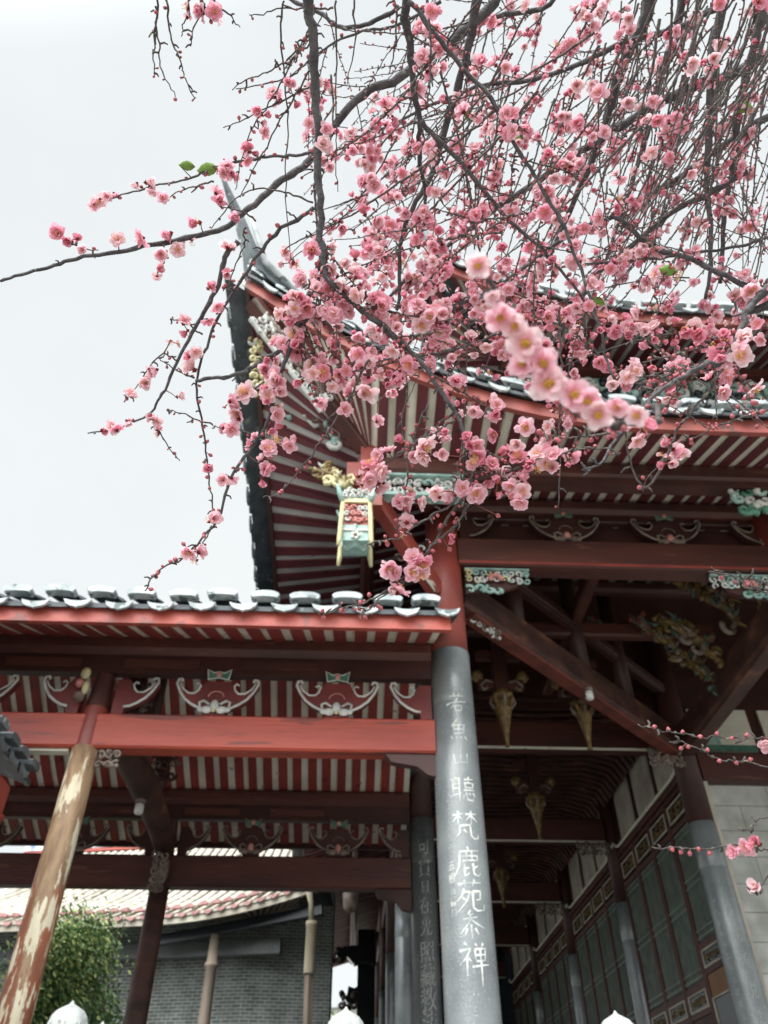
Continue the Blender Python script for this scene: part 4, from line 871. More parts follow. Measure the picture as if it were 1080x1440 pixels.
def limb(pts, r0, r1, w0, w1, name='branch', hub=None, jit=.004, mat_='bark', spurs=True, knobs=True):
    """pts in image positions traced from the photograph; r = distance from the eye; w = diameter in mm"""
    n=len(pts); P=[]
    cum=[0]
    for i in range(1,n): cum.append(cum[-1]+math.hypot(pts[i][0]-pts[i-1][0],pts[i][1]-pts[i-1][1]))
    for i,(x,y) in enumerate(pts):
        t=cum[i]/cum[-1]; P.append((PR(x,y,r0+(r1-r0)*t),(w0+(w1-w0)*t)/2000))
    if hub=='top':
        x,y=pts[0]; a=PR(x+30,-170,r0*1.02); P=[(HUB,P[0][1]*1.9),(HUB.lerp(a,.5)+Vector((0,0,.15)),P[0][1]*1.5),(a,P[0][1]*1.2)]+P
    if hub=='right':
        x,y=pts[0]; a=PR(1230,y-40,r0*1.05); b=Vector((1.9,-.2,a.z+.5)); P=[(Vector((2.15,-.75,b.z)),P[0][1]*1.9),(b,P[0][1]*1.5),(a,P[0][1]*1.15)]+P
    S=smooth(P,7); Q=[]; o=Vector((0,0,0))
    for i,(p,w) in enumerate(S):
        o=o*.75+Vector((rt.gauss(0,1),rt.gauss(0,1),rt.gauss(0,1)))*jit*.3
        Q.append((p+o,w*(1+(.22*rt.random() if knobs and i%3==0 else 0))))
    mb=MB(); mb.tube([q[0] for q in Q],[max(q[1],.0006) for q in Q],mat_,10 if w0>8 else 6)
    if spurs:
        for i in range(3,len(Q)-1,2):
            if rt.random()<(.5 if r0<1.25 else .16):
                t=(Q[i][0]-Q[i-1][0]).normalized(); d=Vector((rt.gauss(0,1),rt.gauss(0,1),rt.gauss(0,1))); d=(d-t*d.dot(t)*.4).normalized()
                l=rt.uniform(.004,.012); mb.tube([Q[i][0],Q[i][0]+d*(Q[i][1]+l*.6),Q[i][0]+(d+t*.3)*(Q[i][1]+l)],[.0016,.0013,.0009],mat_,5)
    sample(Q); return mb,Q
BR=[]; TW=[]
def B(*a,**k): mb,Q=limb(*a,**k); BR.append((mb,Q)); return Q
def T(*a,**k):
    k.setdefault('mat_','twig'); mb,Q=limb(*a,**k); L=sum((Q[i+1][0]-Q[i][0]).length/Q[i][0].length for i in range(len(Q)-1)); TW.append((L*Q[0][1]/Q[0][0].length,mb,Q)); return Q
# main limbs
B([(430,0),(438,60),(443,150),(447,250),(452,345),(462,395),(500,430),(550,470),(600,520),(640,580),(660,625),(672,655)],1.15,1.0,12.5,4.5,hub='top')
B([(451,350),(440,400),(420,450),(400,510),(380,570),(365,620),(330,665),(300,740),(260,780),(222,808),(205,828)],1.13,1.15,8,2)
B([(700,-10),(660,35),(620,70),(560,110),(500,140),(440,220),(390,260),(345,300),(320,318),(260,338),(180,350),(110,365),(60,380),(0,396)],1.7,1.3,19,4,hub='top')
B([(335,340),(318,362),(300,420),(270,470),(235,540),(212,580),(170,600),(125,608)],1.35,1.35,9,2)
B([(445,425),(425,455),(400,490),(360,512),(330,525),(275,533)],1.13,1.2,8,5)
B([(440,292),(380,340),(345,385),(305,455),(276,530),(285,600),(293,680),(298,725)],1.2,1.25,6,2)
B([(443,212),(400,218),(340,225),(290,240),(240,260),(190,270),(135,288)],1.35,1.35,5,2)
B([(572,-5),(576,60),(582,120),(590,180),(592,225),(600,290),(590,340)],1.3,1.4,13,4,hub='top')
B([(672,-5),(650,100),(630,170),(612,230),(580,300),(565,345),(562,400),(560,440)],1.5,1.5,15,6,hub='top')
B([(577,3),(626,67),(683,134),(714,183),(760,260),(800,330),(830,420),(852,500),(870,545)],1.25,1.05,7,3)
B([(591,169),(626,204),(686,274),(718,313),(770,360),(830,430),(845,470)],1.3,1.2,8,3)
B([(1095,70),(1026,104),(985,118),(940,140),(885,170),(835,200),(790,230),(711,285),(661,320),(605,366),(566,398),(530,440)],2.1,1.5,24,5,hub='right')
B([(915,-5),(895,50),(880,90),(865,130),(853,175),(830,230),(800,300),(770,370)],2.0,1.9,27,8,hub='top')
B([(1020,-5),(1003,80),(1000,130),(997,200),(994,265),(1000,330),(990,420)],1.9,1.7,19,6,hub='top')
B([(1078,-5),(1060,60),(1045,120),(1035,180),(1028,240),(1020,300),(1012,400)],2.0,1.8,19,7,hub='top')
B([(962,-5),(950,50),(935,90),(918,160),(900,230),(872,310),(840,400)],2.1,2.0,18,6,hub='top')
B([(1010,10),(940,45),(882,60),(825,88),(740,113),(680,120),(600,150),(520,190)],2.0,1.6,14,4)
B([(560,10),(520,35),(475,38),(435,12),(400,-5)],1.6,1.7,8,7)
B([(620,0),(560,35),(500,45),(440,80),(400,110),(330,125)],1.6,1.6,6,2)
B([(1095,395),(1080,408),(1047,445),(1019,502),(990,518),(933,547),(913,571),(880,600),(850,640),(818,668)],1.0,.72,8,1.8,hub='right')
B([(1095,160),(1040,190),(1000,215),(930,265),(870,300),(800,330),(730,380),(690,410)],2.0,1.7,16,6,hub='right')
B([(1090,330),(1040,345),(960,360),(890,365),(800,375),(700,400),(600,440),(520,470)],1.7,1.5,6,4,hub='right')
B([(1050,240),(1000,270),(940,300),(880,350),(830,400),(800,450),(770,490)],1.8,1.6,14,5)
B([(860,300),(920,345),(985,370),(1050,400),(1095,410)],1.6,1.5,9,9)
B([(780,-5),(700,20),(640,60),(560,110)],1.9,1.8,10,8,hub='top')
B([(700,405),(640,430),(590,470),(555,500),(520,505)],1.3,1.25,6,3)
B([(760,455),(700,470),(650,490),(600,500),(540,505),(470,540)],1.25,1.2,5,2)
# hanging twigs at the lower centre, in focus
T([(660,625),(664,660),(650,700),(620,750),(590,790),(555,825),(510,850),(465,857),(443,862)],1.0,.98,4.6,1.6)
T([(668,640),(655,680),(625,715),(590,735),(550,760),(515,771)],1.0,.95,4,1.6)
T([(672,655),(668,690),(650,730),(620,755),(605,770),(585,800),(560,820),(530,845),(505,870)],1.0,.98,4.4,1.5)
T([(640,590),(600,610),(560,640),(530,665),(500,670)],1.0,1.0,3.6,1.6)
T([(665,650),(690,662),(715,676),(740,690)],1.0,.98,3.4,1.6)
T([(600,570),(580,620),(572,680),(570,720),(560,750)],1.05,1.0,3.4,1.4)
T([(560,440),(572,520),(568,600),(575,640)],1.2,1.1,3.6,1.6)
T([(520,505),(490,560),(450,620),(420,660),(395,690),(372,700)],1.1,1.05,3.6,1.4)
T([(640,580),(615,600),(580,625),(545,650),(510,665)],1.05,1.0,3.4,1.4)
T([(790,430),(787,500),(790,600),(785,715)],1.1,1.05,3.4,1.5)
T([(870,590),(885,640),(905,690),(940,640),(955,600),(985,560),(1030,500)],.95,1.0,2.6,3.2)
T([(870,640),(850,630),(800,635),(750,655),(700,665),(672,672)],.95,1.0,2.2,2.8)
T([(1085,575),(1040,590),(985,612),(945,630),(905,690)],1.05,1.0,2.4,1.4)
T([(870,590),(860,598),(835,592),(800,570),(775,545),(745,500),(702,440),(672,378)],.52,.50,5,3)
T([(913,571),(925,590),(905,595),(870,590)],.62,.53,5,5)
for pts in ([(1095,828),(1060,815),(1030,808),(998,798)],[(1095,836),(1060,829),(1030,815),(1005,806)],[(1095,1040),(1060,1037),(1010,1036),(960,1033),(925,1025),(898,1016)],[(1095,1078),(1050,1072),(1010,1066),(975,1055),(938,1044)],
            [(1095,1192),(1060,1194),(1010,1198),(960,1196),(915,1189)],[(1095,1142),(1070,1155),(1045,1164)],[(1095,1222),(1075,1238),(1063,1255),(1055,1262)]):
    T(pts,.95,.93,1.9,1.0,mat_='stem_pale')
for pts in ([(222,-5),(222,50),(228,95),(243,138)],[(221,10),(219,60),(218,105)],[(235,-5),(240,50),(252,88),(262,112),(278,138)],[(284,-5),(276,30),(267,68)],[(284,-5),(288,12),(293,26)],[(296,-5),(315,15),(337,36)],[(270,-5),(262,30),(253,50)],
            [(470,10),(430,10),(390,16),(350,22)],[(440,60),(400,85),(370,100),(326,124)],[(440,120),(395,140),(355,160),(314,178)],[(440,30),(410,90),(375,150),(350,200),(328,270)],[(437,100),(400,160),(370,215),(335,280)],
            [(400,0),(395,60),(403,140),(400,260),(410,380)],[(470,0),(472,100),(475,200),(478,275)],[(500,0),(498,60),(490,120)],[(345,320),(340,350),(320,400),(313,410)],[(300,255),(270,262),(235,280)],
            [(212,580),(225,610),(240,632),(251,648)],[(300,600),(262,582),(235,577)],[(298,738),(285,765),(275,785)],[(440,285),(400,270),(350,265),(300,320)],[(360,310),(345,300),(310,290)],[(85,330),(110,345),(140,352)],[(230,345),(232,365),(222,382)],
            [(460,390),(470,410),(480,450),(476,490),(479,520)],[(430,440),(450,470),(470,500)],[(390,530),(350,550),(310,575)],[(370,620),(340,605),(300,600)],[(345,640),(372,655),(378,640)],[(275,533),(245,520),(220,505)],[(285,470),(262,455),(240,448)],[(250,510),(225,500),(190,545),(178,560)]):
    T(pts,1.24,1.24,3.0,1.3)
nmain=len(BR)
def okx(x,y):
    if y<150: xm=395
    elif y<330: xm=425
    elif y<480: xm=395
    elif y<620: xm=350
    else: xm=370
    ym= 660 if x<560 else 700 if x<760 else 650 if x<860 else 610
    return x>xm and y<ym
def wander(x,y,ang,L,bend,r0,r1,w0,w1,step=26):
    pts=[(x,y)]; n=int(L/step)
    for i in range(n):
        ang+=bend/max(n,1)+rt.gauss(0,.026); x+=step*math.cos(ang); y+=step*math.sin(ang)
        if x<1100 and not okx(x,y): break
        pts.append((x,y))
        if x>1150 or y<-120: break
    if len(pts)<3: return
    T(pts,r0,r1,w0,w1,jit=.0014)
# weeping curtain of the upper right
for i in range(100):
    x=rt.uniform(640,1150); y=rt.uniform(-70,170) if rt.random()<.8 else rt.uniform(100,330); r=rt.uniform(1.3,2.3)
    d=R_(rt.uniform(95,140)); wander(x,y,d,rt.uniform(160,430),R_(rt.uniform(-18,34)),r,r*rt.uniform(.9,1.0),rt.uniform(2.8,5.0),1.8)
for i in range(60):
    x=rt.uniform(870,1120); y=rt.uniform(-60,120); r=rt.uniform(1.5,2.4)
    wander(x,y,R_(rt.uniform(88,118)),rt.uniform(200,420),R_(rt.uniform(-10,30)),r,r*.95,rt.uniform(3,5.5),2)
for i in range(34):
    x=rt.uniform(440,760); y=rt.uniform(-40,280); r=rt.uniform(1.2,1.9)
    wander(x,y,R_(rt.choice((rt.uniform(95,130),rt.uniform(140,165),rt.uniform(60,85)))),rt.uniform(120,330),R_(rt.uniform(-25,40)),r,r*.95,rt.uniform(2.6,4),1.5)
for i in range(28):
    x=rt.uniform(640,1080); y=rt.uniform(200,520); r=rt.uniform(1.05,1.7)
    wander(x,y,R_(rt.choice((rt.uniform(20,60),rt.uniform(150,185),rt.uniform(80,110)))),rt.uniform(120,300),R_(rt.uniform(-30,30)),r,r*.97,rt.uniform(2.4,3.6),1.4)
# side twigs off the limbs
for mb,Q in BR[:nmain]:
    for i in range(2,len(Q)-1):
        x,y=proj(Q[i][0])
        if not(-10<x<1090 and -10<y<650): continue
        x2,y2=proj(Q[i+1][0]); a=math.atan2(y2-y,x2-x)
        if rt.random()<.20:
            r=Q[i][0].length; ang=a+rt.choice((-1,1))*rt.uniform(.35,1.0)
            if math.sin(ang)<-.2 and rt.random()<.7: ang=-ang
            L=rt.uniform(40,150)
            if okx(x,y): wander(x,y,ang,max(L,60),rt.uniform(-.4,.4),r,r*rt.uniform(.95,1.03),2.4,1.3,20)
# ---- blossoms
GRID="""
000010000112453221
000000000123333231
000000232324554322
000001024434444522
000000003324444322
000000023555454322
000000235766543332
000000346875444432
000005565655332222
000003432244543210
000001302325430100
000001002314200000""".split()
EXPL=[(263,12,18),(140,283,16),(130,288,14),(152,278,14),(192,258,12),(206,257,20),(228,278,13),(350,213,20),(318,243,18),(307,283,20),(332,303,18),(280,313,24),(85,330,24),(98,338,18),(117,348,14),(166,337,18),(200,335,22),(240,328,20),(225,358,20),(222,378,12),(250,352,18),(270,338,18),(320,348,20),(318,385,14),(300,403,22),(305,430,18),(258,455,20),(292,450,16),(240,480,16),(275,495,16),(273,520,26),(220,520,18),(205,540,20),(185,558,16),(250,558,18),(160,600,20),(143,605,16),(178,592,14),(222,592,16),(222,608,14),(292,655,22),(315,675,20),(300,730,22),(268,775,24),(276,788,18),(335,580,24),(325,602,20),(345,552,26),(332,562,22),(517,550,28),(530,593,22),(507,670,24),(530,662,30),(578,690,22),(595,625,32),(602,640,28),(612,690,22),(545,797,26),(553,805,22),(594,790,26),(590,805,28),(560,833,28),(572,735,24),(570,708,22),(568,750,18),(372,660,20),(368,674,18),(392,618,24),(408,625,20),(400,600,20),(1028,1193,14),(1052,1190,20),(1068,1187,20),(1065,1247,12),(930,640,18),(935,652,16),(895,620,22),(710,692,26),(735,690,22),(700,680,20),(690,655,22),(1005,1195,0),(1075,1040,18),(640,752,14),
(672,640,24),(620,640,20),(780,640,22),(768,650,24),(740,600,24),(728,625,22),(700,610,26),(670,625,20),(1060,545,26),(1010,480,30),(1040,500,26),(980,470,28),(960,460,26),(1030,415,34),(1005,445,34),(985,470,30),(890,590,34),(905,605,30)]
NEAR=[(672,374,32),(694,419,24),(703,445,38),(724,458,34),(740,483,46),(735,512,38),(763,511,42),(772,540,48),(806,556,42),(826,564,36),(841,583,38),(868,572,26),(896,584,28)]
def petal_grid(L,W,base,rz,tint,rg,n=4):
    V=[];C=[]; ws=[.20,.76,1.08,.60]; zs=[0,.07,.18,.22]
    curl=rg.uniform(-.15,.35)
    for j in range(4):
        v=j/3
        for i in range(4):
            u=-1+2*i/3; w=ws[j]*W/2; x=L*(v if not(j==3 and 0<i<3) else (1.0)); y=u*w
            z=(zs[j]-curl*v*v)*L + u*u*.16*W*(1 if v>.2 else .3)+rg.gauss(0,.075 if j>1 else .03)*W
            V.append((x*(1-.05*abs(u)*v)+.0008,y,z))
            c=[(a+(b-a)*min(1,v*1.1)) for a,b in zip(tint[0],tint[1])]; k=rg.uniform(.95,1.05); C.append((c[0]*k if c[0]*k<1 else 1,c[1]*k,c[2]*k))
    Fc=[(j*4+i,j*4+i+1,(j+1)*4+i+1,(j+1)*4+i) for j in range(3) for i in range(3)]
    V=np.array(V); ca,sa=math.cos(base),math.sin(base)      # tilt up by base
    X=V[:,0]*ca-V[:,2]*sa; Z=V[:,0]*sa+V[:,2]*ca; cz,sz=math.cos(rz),math.sin(rz)
    return np.stack([X*cz-V[:,1]*sz, X*sz+V[:,1]*cz, Z],1),Fc,C
def blossom(seed, kind, tint, nst):
    rg=random.Random(seed); nr=nst<0; nst=abs(nst); ds=1.5 if nr else 1; V=[];F_=[];C=[]; o=0
    def add(v,f,c):
        nonlocal o
        V.append(np.asarray(v,float)); F_.extend([tuple(q+o for q in g_) for g_ in f]); C.extend(c); o+=len(v)
    op={'open':(.10,.45,.75),'cup':(.55,.85,1.05),'flat':(.0,.22,.6),'half':(.95,1.15,1.3),'side':(.75,.5,.9),'spent':(-.3,0,0)}[kind]
    L=.0128; 
    for ring,(nn,sc_) in enumerate(((5,1.0),(5,.86),(3,.6)) if kind!='flat' else ((5,1.0),(5,.82))) if kind!='spent' else [(0,(2,.6))]:
        for k in range(nn):
            add(*petal_grid(L*sc_*rg.uniform(.9,1.08),L*.90*sc_*rg.uniform(.8,1.1),op[ring]+rg.uniform(-.16,.16)+(.45*math.sin(seed) if rg.random()<.18 else 0),6.2832*(k+ring*.5)/nn+rg.uniform(-.15,.15),tint,rg))
    # calyx and pedicel
    cv=[(0,0,-.0045)]+[(.0012*math.cos(a),.0012*math.sin(a),-.003) for a in [k*6.2832/5 for k in range(5)]]+[((.0042 if k%2==0 else .0022)*math.cos(a),(.0042 if k%2==0 else .0022)*math.sin(a),-.0002) for k,a in enumerate([k*6.2832/10 for k in range(10)])]
    cf=[(0,1+(k+1)%5,1+k) for k in range(5)]+[(1+k,1+(k+1)%5,6+(2*k+2)%10,6+2*k+1,6+2*k) for k in range(5)]
    add(cv,cf,[(.22,.05,.05)]*len(cv))
    nb=(np.concatenate(V),list(F_),list(C)); V=[];F_=[];C=[];o=0
    add([(0,0,.0015)]+[(.0021*ds*math.cos(a),.0021*ds*math.sin(a),.0012) for a in [k*6.2832/7 for k in range(7)]],[(0,1+k,1+(k+1)%7) for k in range(7)],[(.80,.50,.16)]*8)
    for k in range(nst):
        a=rg.uniform(0,6.28); el=rg.uniform(.55,1.35); l=rg.uniform(.005,.0085)*(.55 if nr else 1); d=np.array((math.cos(a)*math.cos(el),math.sin(a)*math.cos(el),math.sin(el))); t=np.array((-math.sin(a),math.cos(a),0))*.00017
        b=np.array((0,0,.001)); e=b+d*l; add([b-t,b+t,e+t,e-t],[(0,1,2,3)],[(.85,.55,.45)]*4)
        s=.0008; add([e+(s,0,0),e+(0,s,0),e-(s,0,0),e-(0,s,0),e+(0,0,s),e-(0,0,s)],[(0,1,4),(1,2,4),(2,3,4),(3,0,4),(1,0,5),(2,1,5),(3,2,5),(0,3,5)],[(.86,.62,.14)]*6)
    return nb,(np.concatenate(V),F_,C)
TINTS=[((.85,.38,.46),(.94,.64,.72)),((.82,.30,.40),(.91,.50,.60)),((.87,.46,.52),(.96,.76,.79)),((.80,.24,.35),(.88,.42,.52)),((.86,.40,.48),(.95,.69,.75))]
NEARV=[blossom(300+i,'flat',TINTS[(0,2,4)[i%3]],-34) for i in range(8)]
HI=[blossom(i,['open','cup','flat','half','side','open','flat','cup','flat','spent' if i%20==9 else 'side'][i%10],TINTS[i%5],24) for i in range(30)]
LO=[blossom(100+i,['open','cup','flat','half','side','open','flat','cup','half','spent' if i%20==9 else 'side'][i%10],TINTS[i%5],7) for i in range(30)]
def to_obj(name,V,F_,C,parent,smooth=True):
    me=bpy.data.meshes.new(name); me.from_pydata(V.tolist(),[],F_); at=me.color_attributes.new('Col','FLOAT_COLOR','POINT')
    c=np.ones((len(V),4),np.float32); c[:,:3]=np.asarray(C,np.float32); at.data.foreach_set('color',c.ravel())
    me.polygons.foreach_set('use_smooth',[smooth]*len(F_)); me.materials.append(MATS['petal']); me.update()
    o=bpy.data.objects.new(name,me); COL.objects.link(o); o.parent=parent
    if parent.type=='EMPTY': o.matrix_parent_inverse=Matrix.Translation(-parent.location)
    return o
def xf(V,p,n,scale,rg):
    n=n.normalized(); t=n.orthogonal().normalized(); b=n.cross(t); a=rg.uniform(0,6.28); t2=t*math.cos(a)+b*math.sin(a); b2=n.cross(t2)
    M=np.array([t2,b2,n]); return (V*scale)@M+np.array(p)
fl=[]    # (center, normal, scale, near)
SX=np.array([(s[0],s[1]) for s in SAMP]); occ={}
bins={}
for i,s in enumerate(SAMP): bins.setdefault((int(s[0]//60),int(s[1]//60)),[]).append(i)
def rn(): return Vector((rt.gauss(0,1),rt.gauss(0,1),rt.gauss(0,1))).normalized()
PED=MB()
def put(i,off,scale,facing=None,front=False):
    s=SAMP[i]; d=rn(); t=s[3]; d=(d-t*d.dot(t)).normalized()
    if front: d=(-s[2].normalized()*1.0+rn()*.5).normalized()
    p=s[2]+d*off; n=(d+rn()*.45+Vector((0,-.15,-.30))).normalized()
    if rt.random()<.55: n=(n-s[2].normalized()*.8).normalized()
    if facing is not None: n=(facing+rn()*.30).normalized()
    PED.tube([s[2],s[2].lerp(p,.5)-n*.001,p-n*.003],[.0011,.0008,.0009],'calyx',4,cap=False)
    fl.append([p,n,scale])
for j,row in enumerate(GRID):
    for i,chh in enumerate(row):
        n=int(chh); 
        if n==0 or (i<6 and j>7) : continue
        L=bins.get((i,j),[])
        L=[q for q in L if .9<SAMP[q][2].length]
        if not L: continue
        n=int(n*(5.0 if j<3 else 6.4 if j<8 else 3.4 if j==8 else 1.7)+.5); k=0
        while k<n:
            c=rt.choice(L); m_=rt.choice((1,2,2,3,4))
            for q in range(m_):
                c2=min(max(c+rt.randint(-2,2),0),len(SAMP)-1)
                if (SAMP[c2][2]-SAMP[c][2]).length>.06: c2=c
                if rt.random()<.3 and k>0 and False: continue
                put(c2,rt.uniform(.006,.016),rt.triangular(.5,1.2,.9) if j<8 else rt.triangular(.6,1.15,.95)); k+=1
for x,y,s in EXPL:
    if s==0: continue
    d=(SX[:,0]-x)**2+(SX[:,1]-y)**2; i=int(d.argmin()); S=SAMP[i]; r=S[2].length; p=PR(x,y,r-.006)
    sc_=min(max(s*1.15*r/1080/.0245,.75),1.4); n=(-p.normalized()*rt.uniform(0,1)+rn()*.8+Vector((0,0,-.4))).normalized()
    PED.tube([S[2],S[2].lerp(p,.5),p-n*.003],[.0012,.0009,.0009],'calyx',4,cap=False); fl.append([p,n,sc_])
    if rt.random()<.5:
        n2=(n*-.5+rn()).normalized(); fl.append([p+rn()*.012,n2,sc_*.85]); PED.tube([S[2],p,fl[-1][0]],[.001,.0008,.0008],'calyx',4,cap=False)
nearid=len(fl)
for x,y,s in NEAR:
    p=PR(x,y,.455); n=(-p.normalized()+rn()*.28).normalized(); d=(SX[:,0]-x)**2+(SX[:,1]-y)**2+np.array([0 if q[2].length<.6 else 1e5 for q in SAMP]); S=SAMP[int(d.argmin())]
    PED.tube([S[2],p-n*.008,p-n*.003],[.0013,.001,.0012],'calyx',5,cap=False); fl.append([p,n,s*.455/1080/.0245*1.06])
vis=[]
for i,(p,n,s) in enumerate(fl):
    x,y=proj(p); big=s/p.length if (0<x<1080 and 0<y<1440) else 0
    vis.append((-big,i))
vis.sort(); part={i for _,i in vis[:100]}
MV=[];MF=[];MC=[];o_=0
for i,(p,n,s) in enumerate(fl):
    q=rt.randrange(30)
    if i>=nearid: q=rt.choice([2,3,8,9,14,15,20,21,26,27])
    if i in part:
        (a,b,c),(a2,b2,c2)=NEARV[q%8] if i>=nearid else HI[q]; st=rt.getstate(); A=xf(a,p,n,s,rt); rt.setstate(st); A2=xf(a2,p,n,s,rt)
        o=to_obj('blossom',A,b,c,tree); to_obj('stamens',A2,b2,c2,o,False)
    else:
        (a,b,c),(a2,b2,c2)=LO[q]; st=rt.getstate(); A=xf(a,p,n,s,rt); rt.setstate(st); A2=xf(a2,p,n,s,rt)
        for A_,b_,c_ in ((A,b,c),(A2,b2,c2)):
            MV.append(A_); MF+= [tuple(k+o_ for k in g_) for g_ in b_]; MC+=c_; o_+=len(A_)
o=to_obj('blossoms',np.concatenate(MV),MF,MC,tree); o['kind']='stuff'
# ---- buds
bd=[]
for w,mb,Q in TW:
    if mb.mats and mb.mats[0]=='stem_pale': continue
    for i in range(1,len(Q)):
        if rt.random()<(.40 if Q[0][0].length<1.2 else .16):
            t=(Q[i][0]-Q[i-1][0]).normalized(); d=rn(); d=(d-t*d.dot(t)*.7).normalized(); p=Q[i][0]+d*rt.uniform(.003,.006); bd.append((p,d,rt.uniform(.5,1.1) if Q[0][0].length<1.27 else rt.uniform(.35,.8),Q[i][0]))
for mb,Q in BR[:nmain]:
    if Q[0][1]<.0045:
        for i in range(1,len(Q)):
            if rt.random()<.5: d=rn(); bd.append((Q[i][0]+d*.006,d,rt.uniform(.7,1.3),Q[i][0]))
for x,y in ((455,868),(480,858),(507,848),(513,868),(535,855),(545,765),(585,790),(632,772),(620,740),(700,725),(640,735),(1015,812),(1035,818),(1052,822),(920,1022),(940,1026),(960,1030),(985,1036),(1008,1032),(1030,1038),(1050,1034),(958,1052),(968,1050),(995,1055),(1012,1070),(1035,1072),(1055,1068),(945,1194),(958,1198),(970,1200),(982,1194),(998,1200),(530,690),(650,690),(280,565),(286,600),(296,640),(342,660),(258,765),(240,790)):
    d=(SX[:,0]-x)**2+(SX[:,1]-y)**2; S=SAMP[int(d.argmin())]; p=PR(x,y,S[2].length); bd.append((p,(p-S[2]).normalized() if (p-S[2]).length>1e-4 else rn(),.85 if x>890 else 1.1,S[2]))
rk=sorted(range(len(bd)),key=lambda i:-(bd[i][2]/bd[i][0].length if (0<proj(bd[i][0])[0]<1080 and 350<proj(bd[i][0])[1]<1440) else 0)); bp={i for i in rk[:100]}
BM=MB()
for i,(p,d,s,b) in enumerate(bd):
    m=MB() if i in bp else BM
    r=.0029*s; m.tube([b,p-d*r*.9],[.0008,.0009],'calyx',4,cap=False); m.lathe(Vector((0,0,0)),[],'bud',6) if False else None
    u=d.orthogonal().normalized(); w_=d.cross(u); vs=[]
    for z,rr in ((-1.1,.35),(-.5,.85),(.1,1.0),(.7,.75),(1.25,.15)):
        for k in range(7): a=6.2832*k/7; vs.append(p+d*(z*r)+(u*math.cos(a)+w_*math.sin(a))*(rr*r))
    m.add(vs[:14],[(k,(k+1)%7,7+(k+1)%7,7+k) for k in range(7)],'calyx',True)
    m.add(vs[7:],[(q*7+k,q*7+(k+1)%7,(q+1)*7+(k+1)%7,(q+1)*7+k) for q in range(3) for k in range(7)]+[tuple(range(21,28))],'bud',True)
    if i in bp: m.build('bud',tree)
o=BM.build('buds',tree); o['kind']='stuff'
PED.build('blossom_stalks',tree)['kind']='stuff'
for mb,Q in BR: mb.build('branch',tree)
TW.sort(key=lambda a:-a[0])
for w,mb,Q in TW[:100]: mb.build('twig',tree)
rest=MB()
for w,mb,Q in TW[100:]:
    o_=len(rest.v); rest.v+=mb.v; rest.f+=[tuple(k+o_ for k in f) for f in mb.f]; rest.m+=[rest.mi('twig')]*len(mb.f); rest.sm+=mb.sm
rest.build('twigs',tree)['kind']='stuff'
# leaves
for x,y,a,s in ((263,233,.2,.018),(292,238,-.4,.024),(840,424,.6,.024),(1043,150,.1,.03),(660,162,1.3,.024),(731,196,.4,.018),(940,380,.3,.018)):
    d=(SX[:,0]-x)**2+(SX[:,1]-y)**2; S=SAMP[int(d.argmin())]; p=PR(x,y,S[2].length); m=MB(); f=p.normalized(); ux=(Vector((math.cos(a),0,-math.sin(a)))); ux=(ux-f*ux.dot(f)).normalized(); uy=f.cross(ux)
    vs=[]; 
    for k,w in enumerate((.02,.30,.42,.34,.02)): vs+=[p+ux*s*(k/4-.5)*2*.7-uy*w*s+f*.002*k,p+ux*s*(k/4-.5)*1.4-f*.003,p+ux*s*(k/4-.5)*1.4+uy*w*s+f*.002*k]
    m.add(vs,[(3*k+j,3*k+j+1,3*k+j+4,3*k+j+3) for k in range(4) for j in(0,1)],'leaf',True); m.tube([S[2],p-ux*s*.7],[.0009,.0007],'twig',4); m.build('leaf',tree)
# trunk, outside the picture
m=MB(); m.tube([(2.3,-.9,GZ),(2.35,-.85,-.9),(2.2,-.8,0),(2.15,-.75,1.2),(1.95,-.68,2.0),HUB],[.19,.15,.13,.12,.09,.06],'bark',14); m.build('trunk',tree)

# ================================================================== light, sky, camera
w=bpy.data.worlds.new('World'); sc.world=w; w.use_nodes=True; nt=w.node_tree; N=nt.nodes; L_=nt.links
bg=N['Background']
SUN_EL,SUN_AZ=R_(50),R_(205)     # direction the light comes from: behind the viewer, slightly left
sd=Vector((math.sin(SUN_AZ)*math.cos(SUN_EL),math.cos(SUN_AZ)*math.cos(SUN_EL),math.sin(SUN_EL)))
tc=N.new('ShaderNodeTexCoord'); sky=N.new('ShaderNodeTexSky'); sky.sky_type='NISHITA'; sky.sun_disc=False; sky.sun_elevation=SUN_EL; sky.sun_rotation=SUN_AZ
skm=N.new('ShaderNodeVectorMath'); skm.operation='SCALE'; skm.inputs['Scale'].default_value=.012; L_.new(sky.outputs[0],skm.inputs[0])
nz=N.new('ShaderNodeTexNoise'); nz.inputs['Scale'].default_value=1.6; nz.inputs['Detail'].default_value=5; L_.new(tc.outputs['Generated'],nz.inputs[0])
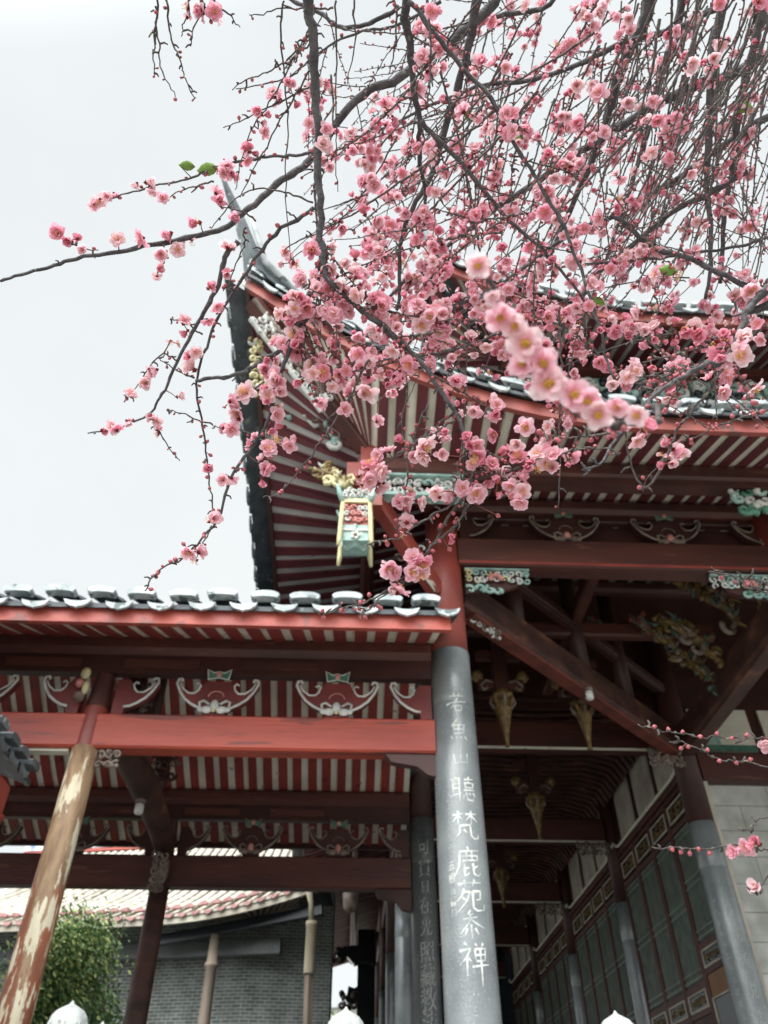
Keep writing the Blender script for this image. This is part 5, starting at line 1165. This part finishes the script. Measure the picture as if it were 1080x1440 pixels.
cr=N.new('ShaderNodeValToRGB'); cr.color_ramp.elements[0].position=.3; cr.color_ramp.elements[0].color=(.845,.885,.89,1); cr.color_ramp.elements[1].position=.7; cr.color_ramp.elements[1].color=(.945,.97,.96,1); L_.new(nz.outputs[0],cr.inputs[0])
dt=N.new('ShaderNodeVectorMath'); dt.operation='DOT_PRODUCT'; L_.new(tc.outputs['Generated'],dt.inputs[0]); dt.inputs[1].default_value=sd
mr=N.new('ShaderNodeMapRange'); mr.inputs[1].default_value=.6; mr.inputs[2].default_value=1; mr.inputs[3].default_value=SKY0; mr.inputs[4].default_value=SKY1; mr.interpolation_type='SMOOTHSTEP'; L_.new(dt.outputs['Value'],mr.inputs[0])
vm=N.new('ShaderNodeVectorMath'); vm.operation='SCALE'; L_.new(cr.outputs[0],vm.inputs[0]); L_.new(mr.outputs[0],vm.inputs['Scale'])
ad=N.new('ShaderNodeVectorMath'); ad.operation='ADD'; L_.new(vm.outputs[0],ad.inputs[0]); L_.new(skm.outputs[0],ad.inputs[1]); L_.new(ad.outputs[0],bg.inputs[0]); bg.inputs[1].default_value=1.0
sl=bpy.data.lights.new('sun','SUN'); sl.energy=1.5; sl.angle=R_(25); sl.color=(1,.97,.92); so=bpy.data.objects.new('sun',sl); COL.objects.link(so); so.rotation_euler=sd.to_track_quat('Z','Y').to_euler()
cam=bpy.data.cameras.new('camera'); co=bpy.data.objects.new('camera',cam); COL.objects.link(co); sc.camera=co
cam.lens=27; cam.sensor_width=36; cam.sensor_fit='AUTO'; cam.clip_start=.02; cam.clip_end=1000
co.location=(0,0,0); co.rotation_euler=(R_(90)+PITCH,0,-YAW)
cam.dof.use_dof=True; cam.dof.focus_distance=1.08; cam.dof.aperture_fstop=27/3.1
sc.view_settings.view_transform='Standard'; sc.view_settings.look='None'; sc.view_settings.exposure=EXPO; sc.view_settings.gamma=1
sc.render.resolution_x=768; sc.render.resolution_y=1024
sc.cycles.use_denoising=True; sc.cycles.max_bounces=7; sc.cycles.diffuse_bounces=4; sc.cycles.transmission_bounces=4; sc.cycles.transparent_max_bounces=4
sc.cycles.sample_clamp_indirect=8
